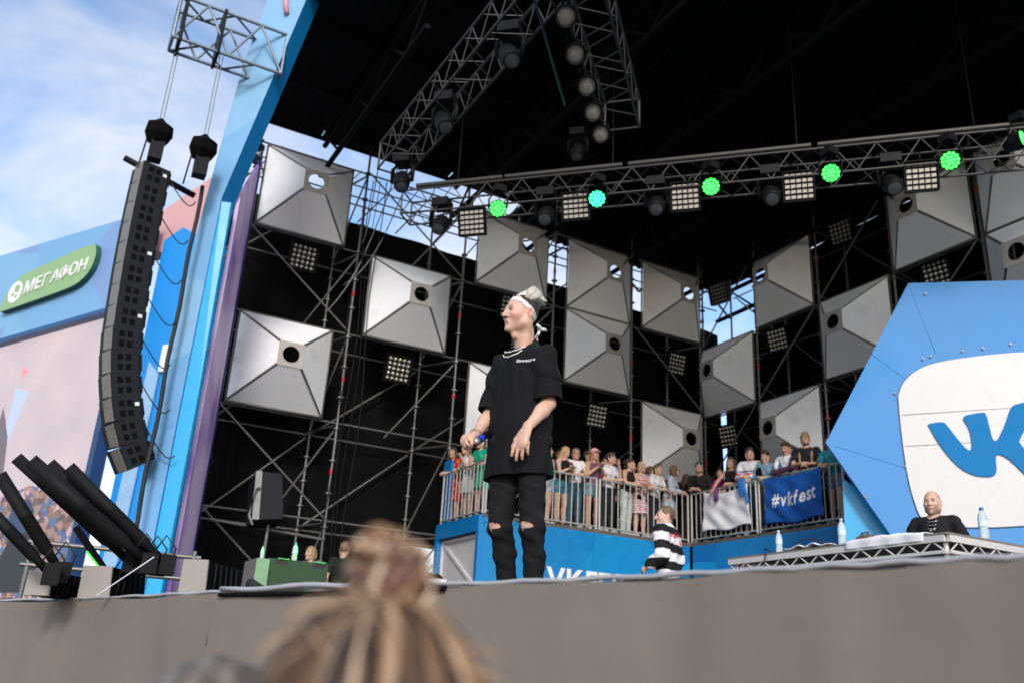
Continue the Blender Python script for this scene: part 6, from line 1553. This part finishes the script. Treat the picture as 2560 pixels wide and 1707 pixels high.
person('red haired girl in a pink cap holding a phone to her chin', W_(10.18), R(0), 1.69, sk2, ('long', (0.28, 0.11, 0.04)), ((0.16, 0.08, 0.12), 'tank'), ('shorts', (0.20, 0.30, 0.33)), lean=0.04, cap=(0.72, 0.36, 0.38), phone='girl in the pink cap', L=((0.22, -0.16, 1.12), (0.04, -0.27, 1.27)), Rr=((-0.22, -0.17, 1.12), (-0.03, -0.28, 1.30)))
person('short haired person in a white shirt biting a fingernail', W_(10.56), R(6), 1.66, sk1, ('short', (0.06, 0.04, 0.03)), (white, 'short'), ('jeans', (0.02, 0.025, 0.03)), hyaw=R(22), lean=0.07, **chin)
person('dark haired girl in a black top and pale jeans turning right', W_(11.02), R(20), 1.62, sk1, ('tied', (0.04, 0.025, 0.02)), ((0.02, 0.015, 0.015), 'tank'), ('jeans', (0.45, 0.50, 0.48)), hyaw=R(15), lean=0.08, L=((0.22, -0.2, 1.13), (0.16, -0.38, 1.13)), Rr=rest['Rr'])
person('close cropped spectator standing in the second row behind the striped dress', W_(11.42, 0.80), R(25), 1.72, sk1, ('buzz', (0.14, 0.10, 0.06)), ((0.5, 0.5, 0.48), 'tank'), ('jeans', (0.05, 0.06, 0.08)), hyaw=R(45), fem=False, **down)
person('blonde girl in a red and white striped dress with a black waist bag', W_(11.38), R(-5), 1.60, sk1, ('bob', (0.45, 0.34, 0.20)), (white, 'tank'), ('dress', white), lean=0.06, stripes=(redw(0.052), (0.42, 0.02, 0.06)),
       extra=lambda t, Mh: add('waist_bag', np_mesh('waist_bag', *sdf_mesh([X_((-0.10, -0.135, 0.88), (0.12, -0.13, 0.80), 0.055, 0.05, (1, 1.6, 1), 0.02)], 0.010), black_soft), None, t, True), **rest)
def shades(t, Mh):
    m = MB(); m.path([Mh @ Vector((0.075 * math.sin(a), -0.07 * math.cos(a) - 0.01, 0.105 + 0.01 * math.cos(a))) for a in np.linspace(-1.3, 1.3, 14)], 0.008, 5); m.build('sunglasses', black_m, t, True)
person('girl in a white tee with sunglasses pushed up on her hair', W_(11.74), R(14), 1.61, sk1, ('tied', (0.14, 0.09, 0.05)), (white, 'short'), ('jeans', (0.02, 0.022, 0.03)), lean=0.1, hyaw=R(-8), extra=shades, L=((0.24, -0.15, 1.14), (0.26, -0.34, 1.06)), Rr=rest['Rr'])
person('girl with bobbed hair and a pale grey shirt dress facing right', W_(12.12, 0.28), R(35), 1.63, sk1, ('bob', (0.14, 0.075, 0.04)), ((0.42, 0.46, 0.55), 'long'), ('dress', (0.42, 0.46, 0.55)), hyaw=R(30), hpitch=R(-8), glasses=True, lean=0.12, **rest)
person('girl with long wavy dark brown hair turned away in the corner', (12.72, 15.45, DK), R(75), 1.58, sk1, ('long', (0.06, 0.028, 0.016)), ((0.03, 0.018, 0.015), 'long'), ('jeans', (0.03, 0.025, 0.025)), hyaw=R(10), lean=0.05, **rest)
person('green haired person in a black jacket leaning on the corner rail', (12.80, 14.93, DK), R(-62), 1.72, sk1, ('short', (0.02, 0.06, 0.035)), ((0.02, 0.017, 0.015), 'long'), ('jeans', (0.02, 0.018, 0.018)), hyaw=R(28), hpitch=R(-10), lean=0.16, fem=False, L=((0.25, -0.18, 1.08), (-0.02, -0.36, 1.10)), Rr=((-0.25, -0.18, 1.08), (0.0, -0.38, 1.08)))
person('small dark haired girl behind the white banner, magenta sleeve', Z_(14.34, 0.34), R(-75), 1.52, sk1, ('tied', (0.04, 0.025, 0.02)), ((0.26, 0.02, 0.14), 'short'), ('jeans', (0.04, 0.05, 0.09)), hyaw=R(25), lean=0.04, **rest)
person('woman in a black tank top reaching down over the white banner', Z_(13.95), R(-68), 1.68, sk2, ('long', (0.07, 0.04, 0.025)), (black, 'tank'), ('jeans', (0.02, 0.02, 0.03)), hyaw=R(0), lean=0.08, L=rest['L'], Rr=((-0.26, -0.22, 1.18), (-0.30, -0.36, 0.98)))
person('half hidden spectator peering out between the tank top and the striped sweater', Z_(13.72, 0.75), R(-80), 1.64, sk2, ('short', (0.06, 0.04, 0.025)), ((0.3, 0.08, 0.1), 'short'), ('jeans', (0.03, 0.04, 0.06)), fem=False, **down)
person('young man in a white sweater with blue and red chest bands', Z_(13.42), R(-60), 1.78, sk1, ('short', (0.05, 0.03, 0.02)), (white, 'long'), ('jeans', (0.05, 0.08, 0.14)), hyaw=R(30), hpitch=R(-8), lean=0.04, fem=False,
       stripes=(lambda V: ((V[:, 2] > 1.14) & (V[:, 2] < 1.20)).astype(float), (0.45, 0.02, 0.04), lambda V: ((V[:, 2] > 1.215) & (V[:, 2] < 1.245)).astype(float), (0.02, 0.04, 0.25)), **rest)
person('dark haired girl in a denim shirt holding a black bag, looking down', Z_(12.98), R(-62), 1.64, sk1, ('tied', (0.025, 0.018, 0.015)), ((0.16, 0.27, 0.36), 'long'), ('jeans', (0.05, 0.06, 0.09)), hyaw=R(-15), hpitch=R(18), lean=0.06,
       extra=lambda t, Mh: add('shoulder_bag', np_mesh('shoulder_bag', *sdf_mesh([E_((-0.12, -0.17, 1.22), (0.07, 0.05, 0.13), 0.02)], 0.010), black_soft), None, t, True), **rest)
def straps(col):
    def f(t, Mh):
        for g in (1, -1):
            V, Q = sdf_mesh([C_((g * 0.10, -0.165, 1.10), (g * 0.105, -0.175, 1.26), 0.022, 0.022, 0.01), C_((g * 0.105, -0.175, 1.26), (g * 0.11, -0.10, 1.42), 0.022, 0.02, 0.02), C_((g * 0.11, -0.10, 1.42), (g * 0.11, 0.02, 1.42), 0.02, 0.02, 0.02)], 0.011)
            add('bag_strap', np_mesh('bag_strap', V, Q, cloth(col)), None, t, True)
        V, Q = sdf_mesh([E_((0, 0.16, 1.22), (0.14, 0.09, 0.19), 0.03)], 0.014); add('backpack', np_mesh('backpack', V, Q, cloth(col)), None, t, True)
    return f
person('man in a white tee with blue backpack straps looking down', Z_(12.38), R(-75), 1.70, sk2, ('short', (0.05, 0.03, 0.02)), (white, 'short'), ('jeans', (0.04, 0.05, 0.08)), hpitch=R(24), lean=0.08, fem=False, extra=straps((0.03, 0.13, 0.28)), **rest)
person('man in glasses and a black tee with tan backpack straps, chin up', Z_(11.92), R(-58), 1.78, sk2, ('short', (0.20, 0.12, 0.05)), ((0.014, 0.014, 0.02), 'short'), ('jeans', (0.04, 0.05, 0.07)), hyaw=R(12), hpitch=R(-16), lean=0.08, fem=False, glasses=True, extra=straps((0.30, 0.20, 0.10)), **rest)
person('spectator in teal and grey shorts half covered by the logo board', Z_(11.30), R(-75), 1.60, sk2, ('short', (0.06, 0.04, 0.03)), ((0.03, 0.22, 0.30), 'short'), ('shorts', (0.12, 0.18, 0.22)), fem=False, lean=0.08, **rest)
person('taller boy in a grey tee behind the pink cap girl', W_(10.38, 0.85), R(10), 1.78, sk2, ('short', (0.05, 0.03, 0.02)), ((0.22, 0.22, 0.24), 'short'), ('jeans', (0.04, 0.05, 0.08)), fem=False, hyaw=R(15), **down)
person('girl with a dark bob half hidden behind the white shirt person', W_(10.80, 0.80), R(-10), 1.70, sk1, ('bob', (0.03, 0.02, 0.015)), ((0.35, 0.10, 0.12), 'short'), ('jeans', (0.04, 0.05, 0.08)), hyaw=R(-20), **down)
person('face peering out between the crop top blonde and the glasses wearer', W_(9.62, 0.75), R(5), 1.64, sk2, ('tied', (0.08, 0.05, 0.03)), ((0.05, 0.12, 0.25), 'short'), ('jeans', (0.04, 0.05, 0.08)), hyaw=R(10), **down)
person('woman in mustard behind the white tee and the grey shirt dress', W_(11.98, 0.80), R(15), 1.68, sk1, ('long', (0.10, 0.05, 0.03)), ((0.40, 0.26, 0.06), 'short'), ('jeans', (0.04, 0.05, 0.08)), hyaw=R(20), **down)
person('boy in a dark hoodie behind the denim shirt girl', Z_(12.72, 0.80), R(-70), 1.76, sk2, ('short', (0.04, 0.03, 0.02)), ((0.03, 0.04, 0.06), 'long'), ('jeans', (0.03, 0.03, 0.05)), fem=False, hyaw=R(10), **down)
# held things
def foam_hand(label, loc, col, rz, tilt):
    t = thing('foam_hand', label, 'toy', loc)
    m = Matrix.Translation(Vector(loc)) @ Matrix.Rotation(rz, 4, 'Z') @ Matrix.Rotation(tilt, 4, 'Y')
    V, Q = sdf_mesh([X_((0, 0, 0), (0, 0, 0.12), 0.10, 0.11, (1, 3.0, 1), 0.03), X_((0.08, 0, -0.02), (0.10, 0, -0.26), 0.035, 0.032, (1, 1.4, 1), 0.02), X_((-0.04, 0, -0.06), (-0.04, 0, -0.09), 0.035, 0.03, (1, 1.4, 1), 0.02)], 0.010)
    V = np.array([m @ Vector(v) for v in V]); o = add('foam_palm', np_mesh('foam_palm', V, Q, mat('foam_%s' % label[:4], col, 0.8, var=0.15)), None, t)
foam_hand('blue foam pointing hand hanging over the railing', (12.36, 13.26, 3.36), (0.02, 0.16, 0.50), R(-90), R(-12))
t = thing('work_glove', 'purple glove dangling in front of the white banner', 'glove', (12.36, 14.0, 3.2))
V, Q = sdf_mesh(xf(hand_prims(1, 0.12, 0.7, 0.2, 1.5), rotm(R(-90)), (12.37, 14.02, 3.46)), 0.008); add('glove_body', np_mesh('glove_body', V, Q, mat('glove_purple', (0.10, 0.035, 0.16), 0.8, var=0.3)), None, t)
m = MB(); m.box((12.35, 14.02, 3.40), (0.006, 0.06, 0.05)); m.build('white_print', white_letter, t)
o = thing('folded_jacket', 'dark plum folded jacket laid over the top rail by the man looking down', 'jacket', (12.42, 12.2, 3.55))
V, Q = sdf_mesh([X_((12.44, 12.46, 3.60), (12.44, 12.0, 3.62), 0.055, 0.06, (0.8, 1, 1.3), 0.02), X_((12.38, 12.44, 3.555), (12.38, 12.05, 3.58), 0.03, 0.03, (1, 1, 1), 0.02)], 0.010, warp=lambda x, y, z: 0.006 * np.sin(60 * y + 30 * z)); add('folded_cloth', np_mesh('folded_cloth', V, Q, cloth((0.06, 0.025, 0.05))), None, o)

# ================================================================== people behind the stage, front row heads
person('man in a dark tee standing at the back left of the stage, seen from behind', (5.2, 15.7, 0.0), R(150), 1.78, (0.5, 0.32, 0.24), ('short', (0.16, 0.10, 0.06)), ((0.015, 0.02, 0.015), 'short'), ('jeans', (0.03, 0.03, 0.04)), fem=False, group='crew behind the stage', **down)
person('blonde woman in green light at the back left of the stage', (4.72, 15.9, 0.0), R(-60), 1.66, (0.5, 0.32, 0.24), ('bob', (0.25, 0.18, 0.09)), ((0.2, 0.2, 0.2), 'short'), ('jeans', (0.03, 0.03, 0.04)), group='crew behind the stage', **down)
person('crew member in red by the gap in the backdrop', (5.75, 15.9, 0.0), R(-30), 1.70, (0.5, 0.32, 0.24), ('short', (0.03, 0.02, 0.02)), ((0.4, 0.03, 0.03), 'short'), ('jeans', (0.03, 0.03, 0.04)), fem=False, group='crew behind the stage', **down)

def bun_hair(t, Mh):
    r_ = random.Random(23); m = MB(); pal = []
    tones = [(0.030, 0.018, 0.012), (0.06, 0.034, 0.020), (0.15, 0.078, 0.040), (0.29, 0.165, 0.085), (0.42, 0.28, 0.17), (0.60, 0.46, 0.33), (0.19, 0.09, 0.075)]
    knot = Vector((0.004, 0.02, 0.128))
    def strand(pts, rad, c):
        b = len(m.v); m.path([Mh @ Vector(p) for p in pts], rad, 5, radii=[rad * f for f in np.interp(np.linspace(0, 1, len(pts)), (0, .2, .8, 1), (.6, 1, 1, .5))]); pal.extend([c] * (len(m.v) - b))
    cl = [(r_.uniform(0, 2 * math.pi), r_.choice((0, 0, 0, 0, 1, 1, 2, 2, 3, 4, 4, 5, 6))) for _ in range(90)]
    for k in range(1700):
        th0, tone = cl[k % 90]; th = th0 + r_.gauss(0, 0.06)
        if r_.random() < 0.25: tone = r_.choice((0, 1, 2, 3))
        c = Vector(tones[tone]) * r_.uniform(0.55, 1.15)
        if math.sin(th) > 0.35 and tone > 3: c = c * 0.5          # palest tones darkened on one side of the head
        c = tuple(c)
        pts = []; jit = r_.uniform(-0.10, 0.10); lift = 0.004 + r_.uniform(0.0, 0.010) + 0.003 * math.sin(th0 * 9); sw_ = 0.05 * math.sin(th0 * 5)
        for q in np.linspace(0, 1, 10):
            ph_ = 1.95 * (1 - q) + 0.10 * q; a = th + jit * (1 - q) + sw_ * math.sin(math.pi * q)
            ten = 0.018 * max(0, q - 0.55)                        # pulled up towards the knot
            pts.append(((0.080 + lift) * math.sin(a) * math.sin(ph_) + knot.x * q, 0.022 - (0.100 + lift) * math.cos(a) * math.sin(ph_) * (1 - 0.1 * q), 0.040 + (0.088 + lift * 0.5) * math.cos(ph_) + ten))
        strand(pts, r_.uniform(0.0018, 0.0040), c)
    for k in range(60):                                           # flyaways
        a = r_.uniform(0, 6.28); ph_ = r_.uniform(0.3, 1.4); d = Vector((math.sin(a) * math.sin(ph_), -math.cos(a) * math.sin(ph_), math.cos(ph_)))
        p = Vector((d.x * 0.088, 0.022 + d.y * 0.108, 0.040 + d.z * 0.096)); t_ = d.orthogonal().normalized()
        strand([p, p + d * 0.008 + t_ * 0.012, p + d * 0.014 + t_ * 0.03, p + d * 0.012 + t_ * 0.05], 0.0009, tones[4])
    for k in range(150):                                  # loops of the bun
        ax = Vector((r_.gauss(0, 1), r_.gauss(0, 1), r_.gauss(0, 0.5))).normalized(); u = ax.orthogonal().normalized(); v = ax.cross(u); rad = r_.uniform(0.012, 0.026); off = Vector((r_.gauss(0, 0.009), r_.gauss(0, 0.009), r_.gauss(0, 0.006)))
        c0 = knot + Vector((0.0, 0.0, 0.027)) + off; a0 = r_.uniform(0, 6); c = tones[r_.choice((2, 3, 3, 4, 4, 5, 1, 6))]
        strand([c0 + u * rad * math.cos(a0 + s) + v * rad * math.sin(a0 + s) for s in np.linspace(0, 4.6, 10)], r_.uniform(0.0028, 0.0055), c)
    for k in range(30):                                  # loose ends sticking out
        d = Vector((r_.gauss(0, 1), r_.gauss(0, 1), r_.uniform(0.1, 1.4))).normalized(); p = knot + Vector((0, 0, 0.036)) + d * 0.018
        strand([p, p + d * 0.014 + Vector((0.004, 0, 0.002)), p + d * r_.uniform(0.014, 0.024) + Vector((r_.uniform(-.006, .006), 0, -0.002))], 0.0026, tones[r_.choice((3, 4, 5))])
    me = m.mesh('hair', hair_m); at = me.color_attributes.new('col', 'FLOAT_COLOR', 'POINT'); at.data.foreach_set('color', np.array([(*c, 1) for c in pal], np.float32).ravel())
    add('hair', me, None, t, True)
    V, Q = sdf_mesh([E_((0, 0.022, 0.042), (0.080, 0.101, 0.091), 0.01), E_((0.004, 0.02, 0.153), (0.022, 0.022, 0.018), 0.02)], 0.007); Mn = np.array(Mh)
    add('scalp_hair', np_mesh('scalp_hair', V @ Mn[:3, :3].T + Mn[:3, 3], Q, hair_m, (0.05, 0.028, 0.02)), None, t, True)
person('front row woman seen from behind, streaked blonde and brown hair in a messy bun', (0.276, 0.702, GZ), R(152), 1.638, sk1, ('custom', (0.2, 0.12, 0.07)), ((0.2, 0.2, 0.22), 'short'), ('jeans', (0.04, 0.05, 0.08)), lean=0.0, group='people in the front row', extra=bun_hair, **down)
person('dark haired head in the front row at the bottom left, only its crown showing', (0.245, 1.18, GZ), R(140), 1.585, sk1, ('short', (0.10, 0.085, 0.07)), ((0.1, 0.1, 0.1), 'short'), ('jeans', (0.04, 0.05, 0.08)), lean=0.0, group='people in the front row', **down)
